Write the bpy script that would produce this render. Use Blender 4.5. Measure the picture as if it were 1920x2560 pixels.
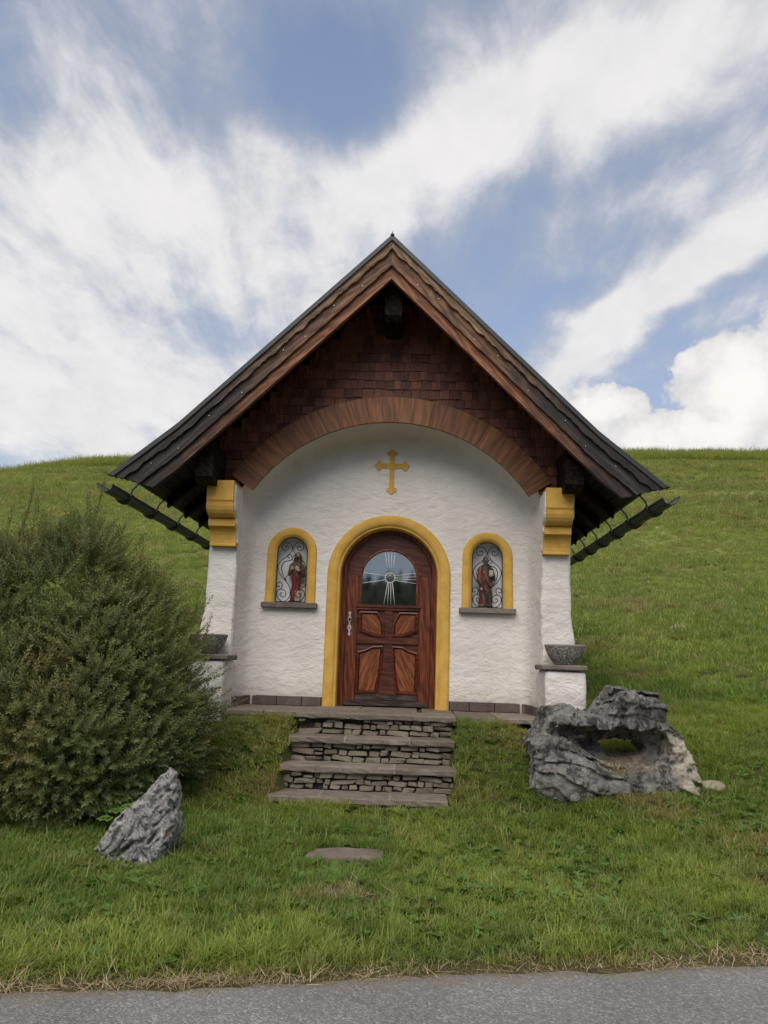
import bpy, math, random
import numpy as np
from mathutils import Vector, Matrix, Euler
from mathutils.geometry import tessellate_polygon

random.seed(7); rng = np.random.default_rng(7)
for o in list(bpy.data.objects): bpy.data.objects.remove(o, do_unlink=True)
scene = bpy.context.scene
COL = scene.collection
rad = math.radians

# ------------------------------------------------------------------ camera
CAM_POS = Vector((0.3006, -9.8, 0.556))
def cam_axes(yaw, pitch, roll):
    yaw, pitch, roll = rad(yaw), rad(pitch), rad(roll)
    f = Vector((-math.sin(yaw)*math.cos(pitch), math.cos(yaw)*math.cos(pitch), math.sin(pitch)))
    r = Vector((math.cos(yaw), math.sin(yaw), 0)); u = r.cross(f)
    r2 = r*math.cos(roll)+u*math.sin(roll); u2 = -r*math.sin(roll)+u*math.cos(roll)
    return r2, u2, f
CR, CU, CF = cam_axes(2.25, 10.5, 1.8)
cam_d = bpy.data.cameras.new('camera'); cam = bpy.data.objects.new('camera', cam_d); COL.objects.link(cam)
cam_d.sensor_fit = 'VERTICAL'; cam_d.sensor_height = 32.0; cam_d.sensor_width = 24.0; cam_d.lens = 25.0
cam_d.clip_start = 0.05; cam_d.clip_end = 3000
m = Matrix((CR, CU, -CF)).transposed().to_4x4(); m.translation = CAM_POS
cam.matrix_world = m; scene.camera = cam

# ------------------------------------------------------------------ light, sky, exposure
SUN_ELEV, SUN_AZ = 50.0, 194.0           # azimuth measured clockwise from +Y
SKY_STRENGTH = 0.065
sv = scene.view_settings
sv.view_transform = 'Standard'; sv.look = 'None'; sv.exposure = 1.0; sv.gamma = 1.0; sv.use_curve_mapping = False
world = bpy.data.worlds.new('World'); scene.world = world; world.use_nodes = True
WN = world.node_tree; WN.nodes.clear()

class G:
    """small helper for building node graphs"""
    def __init__(s, tree): s.t = tree; s.N = tree.nodes; s.L = tree.links
    def put(s, node, i, v):
        if v is None: return
        if isinstance(v, bpy.types.NodeSocket): s.L.new(v, node.inputs[i])
        else: node.inputs[i].default_value = v
    def n(s, typ, ins=None, out=0, **props):
        nd = s.N.new(typ)
        for k, v in props.items(): setattr(nd, k, v)
        for k, v in (ins or {}).items(): s.put(nd, k, v)
        return nd.outputs[out] if out is not None else nd
    def math(s, op, a, b=None, c=None, clamp=False):
        nd = s.N.new('ShaderNodeMath'); nd.operation = op; nd.use_clamp = clamp
        s.put(nd, 0, a); s.put(nd, 1, b); s.put(nd, 2, c); return nd.outputs[0]
    def vm(s, op, a, b=None, scale=None, out=0):
        nd = s.N.new('ShaderNodeVectorMath'); nd.operation = op
        s.put(nd, 0, a); s.put(nd, 1, b)
        if scale is not None: s.put(nd, 'Scale', scale)
        return nd.outputs['Value' if op in ('DOT_PRODUCT', 'LENGTH', 'DISTANCE') else 'Vector']
    def noise(s, vec, scale, detail=4, rough=.55, dist=0, out='Fac', lac=2.0):
        nd = s.N.new('ShaderNodeTexNoise'); s.put(nd, 'Vector', vec)
        nd.inputs['Scale'].default_value = scale; nd.inputs['Detail'].default_value = detail
        nd.inputs['Roughness'].default_value = rough; nd.inputs['Distortion'].default_value = dist
        nd.inputs['Lacunarity'].default_value = lac
        return nd.outputs[out]
    def vor(s, vec, scale, feature='F1', out='Distance', rnd=1):
        nd = s.N.new('ShaderNodeTexVoronoi'); nd.feature = feature; s.put(nd, 'Vector', vec)
        nd.inputs['Scale'].default_value = scale; nd.inputs['Randomness'].default_value = rnd
        return nd.outputs[out]
    def map(s, v, lo, hi, a=0., b=1., smooth=True):
        nd = s.N.new('ShaderNodeMapRange'); nd.interpolation_type = 'SMOOTHSTEP' if smooth else 'LINEAR'
        for i, x in enumerate((v, lo, hi, a, b)): s.put(nd, i, x)
        return nd.outputs[0]
    def mix(s, f, a, b, mode='MIX'):
        nd = s.N.new('ShaderNodeMix'); nd.data_type = 'RGBA'; nd.blend_type = mode
        s.put(nd, 0, f); s.put(nd, 6, c4(a)); s.put(nd, 7, c4(b)); return nd.outputs[2]
    def mapping(s, vec, loc=(0,0,0), rot=(0,0,0), scale=(1,1,1), typ='POINT'):
        nd = s.N.new('ShaderNodeMapping'); nd.vector_type = typ; s.put(nd, 0, vec)
        nd.inputs[1].default_value = loc; nd.inputs[2].default_value = rot; nd.inputs[3].default_value = scale
        return nd.outputs[0]
    def ramp(s, f, stops):
        nd = s.N.new('ShaderNodeValToRGB'); s.put(nd, 0, f); e = nd.color_ramp.elements
        while len(e) < len(stops): e.new(0.5)
        for el, (p, c) in zip(e, stops): el.position = p; el.color = c4(c)
        return nd.outputs[0]
def c4(v):
    if isinstance(v, bpy.types.NodeSocket): return v
    return tuple(v)+(1.0,) if len(v) == 3 else tuple(v)

g = G(WN)
sky = g.n('ShaderNodeTexSky', out=None, sky_type='NISHITA')
sky.sun_disc = False; sky.sun_elevation = rad(SUN_ELEV); sky.sun_rotation = rad(SUN_AZ)
sky.air_density = 1.0; sky.dust_density = 0.6; sky.ozone_density = 1.2; sky.altitude = 1200
D = g.n('ShaderNodeTexCoord', out='Generated')
sep = g.n('ShaderNodeSeparateXYZ', {0: D}, out=None)
zc = g.math('ADD', g.math('MAXIMUM', sep.outputs[2], 0.0), 0.22)
plane = g.n('ShaderNodeCombineXYZ', {0: g.math('DIVIDE', sep.outputs[0], zc), 1: g.math('DIVIDE', sep.outputs[1], zc), 2: 0.0})
# direction-space warp so that cloud edges fray
wcol = g.noise(plane, 1.5, 4, .62, out='Color')
warp = g.vm('SUBTRACT', wcol, (.5, .5, .5))
Dw = g.vm('ADD', D, g.vm('SCALE', warp, scale=.30)); Ds = g.vm('ADD', D, g.vm('SCALE', warp, scale=.11))
def img_dir(x, y):
    k = 1920/1659.0
    return (CF*2000 + CR*(x*k-960) - CU*(y*k-1280)).normalized()
def blob(vec, x, y, rx, ry, rot, amp):
    """soft patch on the sky dome: centre and extent given as a direction and angles"""
    c = img_dir(x, y); a = rad(rot)
    t = (CR*math.cos(a)+CU*math.sin(a)); t = (t - c*t.dot(c)).normalized(); b = c.cross(t)
    M = Matrix((t, b, c)).transposed()
    mp = g.mapping(vec, tuple(c), tuple(M.to_euler()), (rx/1728, ry/1728, .5), 'TEXTURE')
    r2 = g.vm('DOT_PRODUCT', mp, mp)
    return g.math('MULTIPLY', g.math('EXPONENT', g.math('MULTIPLY', r2, -1.0)), amp)
blobs = [  # x, y, rx, ry, rotation, amount (negative = clear blue)
 (230, 230, 330, 230, -60, .34), (330, 420, 330, 130, -20, .28), (60, 620, 260, 300, 0, .36), (150, 880, 420, 170, 8, .42),
 (560, 340, 130, 130, 0, .22), (480, 850, 300, 120, 30, .22), (600, 640, 130, 60, -40, .15),
 (850, 380, 230, 95, 38, .46), (1120, 190, 380, 110, 28, .48), (1450, 60, 340, 100, 22, .3),
 (1300, 725, 330, 52, 31, .66), (1560, 560, 300, 78, 33, .56), (1250, 480, 300, 60, 34, .14),
 (740, 120, 190, 140, -50, -.75), (700, 250, 90, 60, -40, -.3), (450, 690, 120, 80, 20, -.40), (1000, 640, 170, 130, -30, -.34),
 (1190, 690, 120, 70, 30, -.4), (1330, 370, 330, 60, 32, -.22), (640, 500, 60, 30, 0, -.3), (-20, 90, 70, 150, 0, -.45),
 (1480, 740, 200, 40, 33, -.45), (1330, 930, 110, 70, 0, -.4), (1580, 300, 240, 70, 30, -.1), (1250, 560, 420, 220, 30, .12), (1500, 420, 300, 200, 30, .12), (330, 120, 120, 90, -40, -.12)]
tot = None
for b in blobs:
    v = blob(Ds if b[3] < 80 and b[5] > 0 else Dw, *b); tot = v if tot is None else g.math('ADD', tot, v)
stre = g.mapping(plane, (0, 0, 0), (0, 0, rad(-22)), (2.2, .75, 1))
n1 = g.noise(stre, 1.6, 6, .60, .6)
n2 = g.noise(g.mapping(plane, (3, 7, 1), (0, 0, rad(15)), (1.4, 1, 1)), 3.2, 5, .62, .4)
nn = g.math('ADD', g.math('MULTIPLY', n1, .85), g.math('MULTIPLY', n2, .50))
fine_ = g.noise(g.mapping(plane, (0, 0, 0), (0, 0, rad(-30)), (1.5, .8, 1)), 6.5, 5, .66, .5)
dens = g.math('ADD', nn, g.math('ADD', g.math('MULTIPLY', tot, .58), g.math('MULTIPLY', g.math('SUBTRACT', fine_, .5), .34)))
dens = g.map(dens, .33, 1.03)
fine = fine_
light = g.map(g.math('ADD', g.math('MULTIPLY', dens, .75), g.math('ADD', g.math('MULTIPLY', fine, .35), g.math('MULTIPLY', n2, .35))), .52, 1.30)
ccol = g.mix(light, (.47, .485, .535), (.90, .88, .87))
# cumulus low over the hill
Dw2 = g.vm('ADD', D, g.vm('SCALE', g.vm('SUBTRACT', g.noise(D, 26, 4, .62, out='Color'), (.5, .5, .5)), scale=.055))
cu = None
for b in [(1610, 840, 150, 130, 0, 1.0), (1490, 800, 55, 55, 0, .7), (1310, 880, 105, 60, 0, .95), (1490, 940, 210, 66, 0, .95), (1760, 800, 150, 170, 0, 1.), (1330, 1010, 200, 40, 0, .5)]:
    v = blob(Dw2, *b); cu = v if cu is None else g.math('MAXIMUM', cu, v)
cun = g.noise(D, 55, 3, .6)
cmask = g.map(g.math('ADD', cu, g.math('MULTIPLY', cun, .18)), .47, .60)
cushade = g.map(g.math('ADD', g.math('MULTIPLY', cu, .7), g.math('MULTIPLY', g.noise(D, 20, 3, .6), .8)), .55, 1.1)
cucol = g.mix(cushade, (.66, .66, .68), (.97, .94, .91))
k = .505/SKY_STRENGTH       # cloud radiance relative to the sky texture
base = g.mix(1.0, sky.outputs[0], (1.00, 1.18, 1.34), 'MULTIPLY')
# thin veil towards the horizon
veil = g.map(sep.outputs[2], .05, .75, .54, .25, False)
base = g.mix(veil, base, (.52*k, .56*k, .63*k))
c1 = g.mix(g.math('MULTIPLY', dens, .97), base, g.mix(1., ccol, (k, k, k), 'MULTIPLY'))
c2 = g.mix(cmask, c1, g.mix(1., cucol, (k, k, k), 'MULTIPLY'))
bg = g.n('ShaderNodeBackground', {0: c2, 1: SKY_STRENGTH})
wo = WN.nodes.new('ShaderNodeOutputWorld'); WN.links.new(bg, wo.inputs[0])
world.cycles.sampling_method = 'MANUAL'; world.cycles.sample_map_resolution = 512

sun_d = bpy.data.lights.new('sun', 'SUN'); sun = bpy.data.objects.new('sun', sun_d); COL.objects.link(sun)
sun_d.energy = 1.5; sun_d.angle = rad(55); sun_d.color = (1.0, .915, .80)
sdir = Vector((math.sin(rad(SUN_AZ))*math.cos(rad(SUN_ELEV)), math.cos(rad(SUN_AZ))*math.cos(rad(SUN_ELEV)), math.sin(rad(SUN_ELEV))))
sun.rotation_euler = sdir.to_track_quat('Z', 'Y').to_euler(); sun.location = (6, -20, 30)

# ------------------------------------------------------------------ helpers
def tag(o, label=None, cat=None, group=None, kind=None):
    for k_, v in (('label', label), ('category', cat), ('group', group), ('kind', kind)):
        if v: o[k_] = v
    return o
def empty(name, loc, label=None, cat=None, group=None):
    o = bpy.data.objects.new(name, None); COL.objects.link(o); o.location = loc; o.empty_display_size = .2
    return tag(o, label, cat, group)
def mkmesh(name, verts, faces, mat=None, smooth=False):
    me = bpy.data.meshes.new(name); me.from_pydata([tuple(v) for v in verts], [], [tuple(f) for f in faces]); me.update()
    if mat: me.materials.append(mat)
    if smooth: me.polygons.foreach_set('use_smooth', [True]*len(me.polygons))
    return me
def link(name, me, parent=None, mw=None):
    o = bpy.data.objects.new(name, me); COL.objects.link(o)
    if parent: o.parent = parent
    if mw is not None: o.matrix_basis = mw if parent is None else parent_inv(parent) @ mw
    return o
def parent_inv(p):
    m_ = p.matrix_basis.copy(); q = p.parent
    while q: m_ = q.matrix_basis @ m_; q = q.parent
    return m_.inverted()
class MB:
    """collects shapes into one mesh"""
    def __init__(s): s.v = []; s.f = []
    def add(s, v, f):
        o = len(s.v); s.v += [tuple(p) for p in v]; s.f += [tuple(i+o for i in q) for q in f]; return s
    def box(s, x0, x1, y0, y1, z0, z1, M=None, b=0):
        v, f = bevel_box(x0, x1, y0, y1, z0, z1, b) if b else (
            [(x, y, z) for x in (x0, x1) for y in (y0, y1) for z in (z0, z1)],
            [(0,1,3,2), (4,6,7,5), (0,4,5,1), (2,3,7,6), (0,2,6,4), (1,5,7,3)])
        if M is not None: v = [M @ Vector(p) for p in v]
        return s.add(v, f)
    def tube(s, pts, r, n=6, closed=False, cap=True):
        pts = [Vector(p) for p in pts]; k_ = len(pts); v = []; f = []
        up = Vector((0.13, 0.2, 1)); prev = None
        for i, p in enumerate(pts):
            a = pts[(i-1) % k_] if (closed or i > 0) else p; b = pts[(i+1) % k_] if (closed or i < k_-1) else p
            t = (b-a).normalized() if (b-a).length > 1e-9 else Vector((0, 0, 1))
            if prev is None: x = t.cross(up if abs(t.dot(up.normalized())) < .95 else Vector((1, 0, 0))).normalized()
            else: x = (prev - t*prev.dot(t)).normalized()
            prev = x; y = t.cross(x); rr = r[i] if hasattr(r, '__len__') else r
            v += [p + (x*math.cos(2*math.pi*j/n)+y*math.sin(2*math.pi*j/n))*rr for j in range(n)]
        for i in range(k_ if closed else k_-1):
            for j in range(n):
                i2 = (i+1) % k_; f.append((i*n+j, i*n+(j+1) % n, i2*n+(j+1) % n, i2*n+j))
        if cap and not closed: f += [tuple(range(n))[::-1], tuple((k_-1)*n+j for j in range(n))]
        return s.add(v, f)
    def lathe(s, prof, n=32, c=(0, 0, 0)):
        v = []; f = []
        for r, z in prof: v += [(c[0]+r*math.cos(2*math.pi*j/n), c[1]+r*math.sin(2*math.pi*j/n), c[2]+z) for j in range(n)]
        for i in range(len(prof)-1):
            for j in range(n): f.append((i*n+j, i*n+(j+1) % n, (i+1)*n+(j+1) % n, (i+1)*n+j))
        return s.add(v, f)
    def prism_xz(s, poly, y0, y1):
        """polygon in the x,z plane with thickness along y"""
        n = len(poly); v = [(x, y0, z) for x, z in poly]+[(x, y1, z) for x, z in poly]
        tris = tessellate_polygon([[Vector((x, z, 0)) for x, z in poly]])
        ar = sum(poly[i][0]*poly[(i+1) % n][1]-poly[(i+1) % n][0]*poly[i][1] for i in range(n))
        f = []
        for t in tris:
            a, b, c_ = t
            w = (poly[b][0]-poly[a][0])*(poly[c_][1]-poly[a][1])-(poly[c_][0]-poly[a][0])*(poly[b][1]-poly[a][1])
            if w < 0: b, c_ = c_, b
            f.append((a, b, c_) if y0 < y1 else (a, c_, b)); f.append((a+n, c_+n, b+n) if y0 < y1 else (a+n, b+n, c_+n))
        for i in range(n):
            j = (i+1) % n; q = (i, i+n, j+n, j)
            f.append(q if (ar > 0) == (y0 < y1) else q[::-1])
        return s.add(v, f)
    def build(s, name, mat, parent=None, smooth=False, mw=None):
        return link(name, mkmesh(name, s.v, s.f, mat, smooth), parent, mw)
def bevel_box(x0, x1, y0, y1, z0, z1, b):
    # 24-vertex chamfered box
    lo = (x0, y0, z0); hi = (x1, y1, z1); v = []; idx = {}
    for sx in (0, 1):
        for sy in (0, 1):
            for sz in (0, 1):
                S = (sx, sy, sz)
                for ax in range(3):
                    p = [0, 0, 0]
                    for a in range(3):
                        e = hi[a] if S[a] else lo[a]
                        p[a] = e if a == ax else (e-b if S[a] else e+b)
                    idx[S+(ax,)] = len(v); v.append(tuple(p))
    f = []
    for ax in range(3):
        u, w = [(1, 2), (2, 0), (0, 1)][ax]
        for sd in (0, 1):
            q = []
            for su, sw in ((0, 0), (1, 0), (1, 1), (0, 1)):
                S = [0, 0, 0]; S[ax] = sd; S[u] = su; S[w] = sw; q.append(idx[tuple(S)+(ax,)])
            f.append(tuple(q if sd else q[::-1]))
    for ax in range(3):         # edges along ax
        u, w = [(1, 2), (2, 0), (0, 1)][ax]
        for su in (0, 1):
            for sw in (0, 1):
                S0 = [0, 0, 0]; S0[u] = su; S0[w] = sw; S1 = list(S0); S1[ax] = 1
                q = [idx[tuple(S0)+(u,)], idx[tuple(S1)+(u,)], idx[tuple(S1)+(w,)], idx[tuple(S0)+(w,)]]
                f.append(tuple(q if su != sw else q[::-1]))
    for S in [(a, b_, c_) for a in (0, 1) for b_ in (0, 1) for c_ in (0, 1)]:
        q = [idx[S+(0,)], idx[S+(1,)], idx[S+(2,)]]
        f.append(tuple(q if sum(S) % 2 else q[::-1]))
    return v, f
def catmull(pts, n=6):
    P = [Vector(p) for p in pts]; out = []
    for i in range(len(P)-1):
        p0 = P[max(i-1, 0)]; p1 = P[i]; p2 = P[i+1]; p3 = P[min(i+2, len(P)-1)]
        for j in range(n):
            t = j/n
            out.append(.5*((2*p1)+(p2-p0)*t+(2*p0-5*p1+4*p2-p3)*t*t+(3*p1-p0-3*p2+p3)*t**3))
    return out+[P[-1]]

# numpy lattice noise and signed-distance meshing (used for rocks, rough plaster pillars, statues)
LAT = rng.random((32, 32, 32)).astype(np.float32)*2-1
def vnoise(p):
    i = np.floor(p).astype(int); t = p-i; t = t*t*t*(t*(t*6-15)+10); r = 0
    for dx in (0, 1):
        wx = t[..., 0] if dx else 1-t[..., 0]
        for dy in (0, 1):
            wy = t[..., 1] if dy else 1-t[..., 1]
            for dz in (0, 1):
                wz = t[..., 2] if dz else 1-t[..., 2]
                r = r + wx*wy*wz*LAT[(i[..., 0]+dx) & 31, (i[..., 1]+dy) & 31, (i[..., 2]+dz) & 31]
    return r
def fbm(p, oct=4, gain=.5, ridged=False):
    a = 1; s = 0; tot_ = 0
    for o in range(oct):
        v = vnoise(p*(2.03**o)+17.3*o); s = s + a*((1-2*np.abs(v)) if ridged else v); tot_ += a; a *= gain
    return s/tot_
def surface_nets(F, lo, h):
    ins = F < 0; nx, ny, nz = F.shape; C = np.zeros((nx-1, ny-1, nz-1), int)
    cor = [(a, b, c_) for a in (0, 1) for b in (0, 1) for c_ in (0, 1)]
    sl = lambda A, q: A[q[0]:nx-1+q[0], q[1]:ny-1+q[1], q[2]:nz-1+q[2]]
    for q in cor: C += sl(ins, q)
    mixed = (C > 0) & (C < 8); ids = np.full(mixed.shape, -1); ids[mixed] = np.arange(mixed.sum())
    acc = np.zeros(mixed.shape+(3,)); cnt = np.zeros(mixed.shape)
    for q in cor:
        for ax in range(3):
            if q[ax]: continue
            q2 = list(q); q2[ax] = 1; fa = sl(F, q); fb = sl(F, q2); cr = (fa < 0) != (fb < 0)
            t = np.where(cr, fa/np.where(fa == fb, 1, fa-fb), 0)
            for d in range(3): acc[..., d] += np.where(cr, q[d]+(t if d == ax else 0), 0)
            cnt += cr
    I, J, K = np.nonzero(mixed)
    V = np.stack([I, J, K], 1)+acc[mixed]/cnt[mixed][:, None]
    V = np.array(lo)+V*h; faces = []
    for ax in range(3):
        u, w = [(1, 2), (2, 0), (0, 1)][ax]
        a = [slice(1, -1)]*3; a[ax] = slice(0, -1); b = [slice(1, -1)]*3; b[ax] = slice(1, None)
        ia = ins[tuple(a)]; ib = ins[tuple(b)]; E_ = np.argwhere(ia != ib)
        if not len(E_): continue
        flip = ib[tuple(E_.T)]
        off = np.ones(3, int); off[ax] = 0; base_ = E_+off
        def cell(du, dw):
            c_ = base_.copy(); c_[:, u] += du; c_[:, w] += dw; return ids[tuple(c_.T)]
        Q = np.stack([cell(-1, -1), cell(0, -1), cell(0, 0), cell(-1, 0)], 1)
        Q[flip] = Q[flip][:, ::-1]; faces.append(Q)
    return V, np.concatenate(faces)
def grid(lo, hi, h):
    ax = [np.arange(l-2*h, u+2.5*h, h) for l, u in zip(lo, hi)]
    return np.stack(np.meshgrid(*ax, indexing='ij'), -1), [a[0] for a in ax]
def sdf_obj(name, fn, lo, hi, h, mat, parent=None, smooth=True):
    P, o = grid(lo, hi, h); F = fn(P); F[0] = F[-1] = 1; F[:, 0] = F[:, -1] = 1; F[:, :, 0] = F[:, :, -1] = 1
    V, Q = surface_nets(F, o, h)
    me = bpy.data.meshes.new(name); me.vertices.add(len(V)); me.vertices.foreach_set('co', V.astype(np.float32).ravel())
    me.loops.add(Q.size); me.loops.foreach_set('vertex_index', Q.ravel().astype(np.int32))
    me.polygons.add(len(Q)); me.polygons.foreach_set('loop_start', np.arange(0, Q.size, 4, dtype=np.int32))
    me.polygons.foreach_set('loop_total', np.full(len(Q), 4, np.int32)); me.update(calc_edges=True); me.validate()
    me.polygons.foreach_set('use_smooth', [smooth]*len(me.polygons)); me.materials.append(mat)
    return link(name, me, parent)
def s_box(P, lo, hi, r):
    c = (np.array(lo)+hi)/2; e = (np.array(hi)-lo)/2-r; q = np.abs(P-c)-e
    return np.linalg.norm(np.maximum(q, 0), axis=-1)+np.minimum(q.max(-1), 0)-r
def s_ell(P, c, r):
    r = np.array(r, float); q = (P-np.array(c))/r; k0 = np.linalg.norm(q, axis=-1); k1 = np.linalg.norm(q/r, axis=-1)
    return k0*(k0-1)/np.maximum(k1, 1e-6)
def s_cap(P, a, b, ra, rb=None):
    rb = ra if rb is None else rb; a = np.array(a, float); b = np.array(b, float); ab = b-a
    t = np.clip(((P-a)@ab)/(ab@ab), 0, 1); return np.linalg.norm(P-a-t[..., None]*ab, axis=-1)-(ra+(rb-ra)*t)
def smin(a, b, k_): h_ = np.clip(.5+.5*(b-a)/k_, 0, 1); return b*(1-h_)+a*h_-k_*h_*(1-h_)
def smax(a, b, k_): return -smin(-a, -b, k_)
def s_poly(P2, poly):
    """signed distance to a 2-D polygon"""
    x, z = P2[..., 0], P2[..., 1]; d = np.full(x.shape, 1e9); ins = np.zeros(x.shape, bool); n = len(poly)
    for i in range(n):
        ax_, az = poly[i]; bx, bz = poly[(i+1) % n]; ex, ez = bx-ax_, bz-az
        t = np.clip(((x-ax_)*ex+(z-az)*ez)/(ex*ex+ez*ez), 0, 1)
        d = np.minimum(d, (x-ax_-t*ex)**2+(z-az-t*ez)**2)
        c_ = ((az > z) != (bz > z)) & (x < (bx-ax_)*(z-az)/((bz-az) if bz != az else 1e-9)+ax_); ins ^= c_
    return np.sqrt(d)*np.where(ins, -1, 1)

# ------------------------------------------------------------------ materials
def mat(name, build):
    m_ = bpy.data.materials.new(name); m_.use_nodes = True; t = m_.node_tree; t.nodes.clear(); q = G(t)
    out = t.nodes.new('ShaderNodeOutputMaterial'); sh = build(q); t.links.new(sh, out.inputs[0]); return m_
def prin(q, col, rough=.7, bump=None, bstr=.3, bdist=.01, spec=.5, metal=0., ior=None, nrm=None):
    ins = {'Base Color': c4(col), 'Roughness': rough, 'Metallic': metal, 'Specular IOR Level': spec}
    if ior: ins['IOR'] = ior
    if bump is not None:
        nrm = q.n('ShaderNodeBump', {'Strength': bstr, 'Distance': bdist, 'Height': bump})
    if nrm is not None: ins['Normal'] = nrm
    return q.n('ShaderNodeBsdfPrincipled', ins)
obj_c = lambda q: q.n('ShaderNodeTexCoord', out='Object')
pos_c = lambda q: q.n('ShaderNodeNewGeometry', out='Position')
rnd_o = lambda q: q.n('ShaderNodeObjectInfo', out='Random')

def m_plaster(q):
    p = pos_c(q)
    n1 = q.noise(q.mapping(p, scale=(1, 1, 1.8)), 6, 6, .66, .9); n2 = q.noise(p, 38, 4, .6); n3 = q.noise(p, 2.2, 3)
    tr = q.vor(q.mapping(q.vm('ADD', p, q.vm('SCALE', q.noise(p, 6, 3, out='Color'), scale=.16)), rot=(.2, 0, .1), scale=(1, 1, 2.2)), 6.5, 'SMOOTH_F1')
    h = q.math('ADD', q.math('MULTIPLY', n1, .8), q.math('ADD', q.math('MULTIPLY', n2, .22), q.math('MULTIPLY', tr, .30)))
    col = q.mix(q.map(n3, .3, .75), (.68, .635, .585), (.755, .715, .665))
    # grey flaking near the foot of the wall
    z = q.n('ShaderNodeSeparateXYZ', {0: p}, out=2)
    fl = q.math('MULTIPLY', q.map(q.noise(q.mapping(p, scale=(1, 1, 2.6)), 7, 5, .7), .60, .66), q.map(z, .12, .30, 1, 0))
    col = q.mix(fl, col, (.42, .40, .385))
    dirt = q.math('MULTIPLY', q.map(q.noise(p, 3.5, 5, .7), .45, .8), .28)
    col = q.mix(dirt, col, (.56, .53, .49))
    spl = q.math('MULTIPLY', q.map(q.math('ADD', z, q.math('MULTIPLY', q.noise(p, 5, 5, .7), .35)), .22, .55, 1, 0), .42)
    col = q.mix(spl, col, (.40, .355, .30))
    run = q.math('MULTIPLY', q.map(q.noise(q.mapping(p, scale=(1, 1, .09)), 9, 4, .6), .55, .75), q.map(q.noise(p, 1.3, 3), .42, .62))
    col = q.mix(q.math('MULTIPLY', run, .30), col, (.45, .42, .38))
    return prin(q, col, .92, h, .62, .045, .2)
M_PLASTER = mat('plaster', m_plaster)
def m_yellow(q):
    p = pos_c(q); n = q.noise(p, 6, 5, .6)
    col = q.mix(q.map(n, .3, .75), (.54, .315, .060), (.67, .41, .090))
    col = q.mix(q.math('MULTIPLY', q.map(q.noise(q.mapping(p, scale=(1, 1, .35)), 5, 6, .72), .48, .72), .45), col, (.42, .25, .075))
    chip = q.map(q.noise(p, 22, 5, .75), .66, .69)
    col = q.mix(q.math('MULTIPLY', chip, .7), col, (.50, .42, .30))
    return prin(q, col, .75, q.noise(p, 30, 4, .6), .18, .008, .3)
M_YELLOW = mat('yellow_paint', m_yellow)
def wood(name, dark, mid, lite, axis=0, gs=1.0, rough=.62, weather=0, grey=None, varamt=.5, seed=0):
    def f(q):
        p = obj_c(q); r = rnd_o(q); off = q.n('ShaderNodeCombineXYZ', {0: q.math('MULTIPLY', r, 37.), 1: q.math('MULTIPLY', r, 11.+seed), 2: q.math('MULTIPLY', r, 23.)})
        p = q.vm('ADD', p, off); sc = [1, 1, 1]; sc[axis] = .07
        a = q.noise(q.mapping(p, scale=tuple(sc)), 26*gs, 5, .62, .5)
        sc[axis] = .16; rings = q.n('ShaderNodeTexWave', {'Vector': q.mapping(p, scale=tuple(sc)), 'Scale': 7*gs, 'Distortion': 9., 'Detail': 3., 'Detail Scale': 1.6}, out=1, wave_type='BANDS', bands_direction='DIAGONAL')
        f_ = q.math('ADD', q.math('MULTIPLY', a, .75), q.math('MULTIPLY', rings, .25))
        col = q.ramp(f_, [(.28, dark), (.5, mid), (.72, lite)])
        col = q.mix(q.math('MULTIPLY', q.map(r, 0, 1, 0, 1, False), varamt), col, q.mix(1., col, (.42, .36, .36), 'MULTIPLY'))
        if weather:
            w = pos_c(q); x = q.math('ABSOLUTE', q.n('ShaderNodeSeparateXYZ', {0: w}, out=0))
            n = q.noise(w, 3.2, 5, .65); sc2 = [1, 1, 1]; sc2[axis] = .12
            st = q.noise(q.mapping(p, scale=tuple(sc2)), 18, 5, .7)
            k_ = q.map(q.math('ADD', q.math('ADD', q.math('MULTIPLY', x, .34), q.math('MULTIPLY', n, .7)), q.math('MULTIPLY', st, .5)), 1.0-weather*.35, 1.55-weather*.35)
            col = q.mix(q.math('MULTIPLY', k_, .95), col, q.mix(q.map(a, .4, .7), (.010, .009, .009), (.05, .047, .045)))
        if grey: col = q.mix(q.map(q.noise(p, 4, 5, .7), .45, .75), col, grey)
        return prin(q, col, rough, a, .35, .004, .35 if name != 'dark_timber' else .08)
    return mat(name, f)
M_BARGE = wood('barge_wood', (.045, .022, .013), (.15, .065, .028), (.29, .145, .068), 0, 1.2, .6, .75)
M_BARGE2 = wood('barge_wood_light', (.07, .038, .021), (.20, .11, .055), (.38, .24, .13), 0, 1.2, .6, .55, seed=5)
M_BARGE3 = wood('barge_wood_red', (.085, .026, .011), (.25, .088, .032), (.42, .19, .075), 0, 1.2, .55, .05, seed=9)
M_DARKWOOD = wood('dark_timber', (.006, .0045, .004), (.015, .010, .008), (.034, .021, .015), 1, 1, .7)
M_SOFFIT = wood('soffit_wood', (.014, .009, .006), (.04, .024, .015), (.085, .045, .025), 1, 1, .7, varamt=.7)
M_SHINGLE = wood('shingle_wood', (.046, .016, .010), (.155, .053, .031), (.33, .13, .073), 2, 1.4, .62, varamt=1.)
M_ARCH = wood('arch_plank_wood', (.110, .040, .013), (.185, .070, .022), (.27, .112, .038), 2, .8, .5, varamt=.55)
M_DOOR = wood('door_wood', (.06, .014, .006), (.15, .036, .012), (.25, .068, .022), 2, 1.2, .38, varamt=.35)
M_DOORH = wood('door_wood_rail', (.042, .011, .006), (.085, .022, .010), (.14, .040, .017), 0, 1.2, .38, varamt=.3)
M_DOORP = wood('door_panel_wood', (.10, .026, .010), (.20, .060, .020), (.31, .11, .040), 2, 1.3, .36, varamt=.35)
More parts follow.
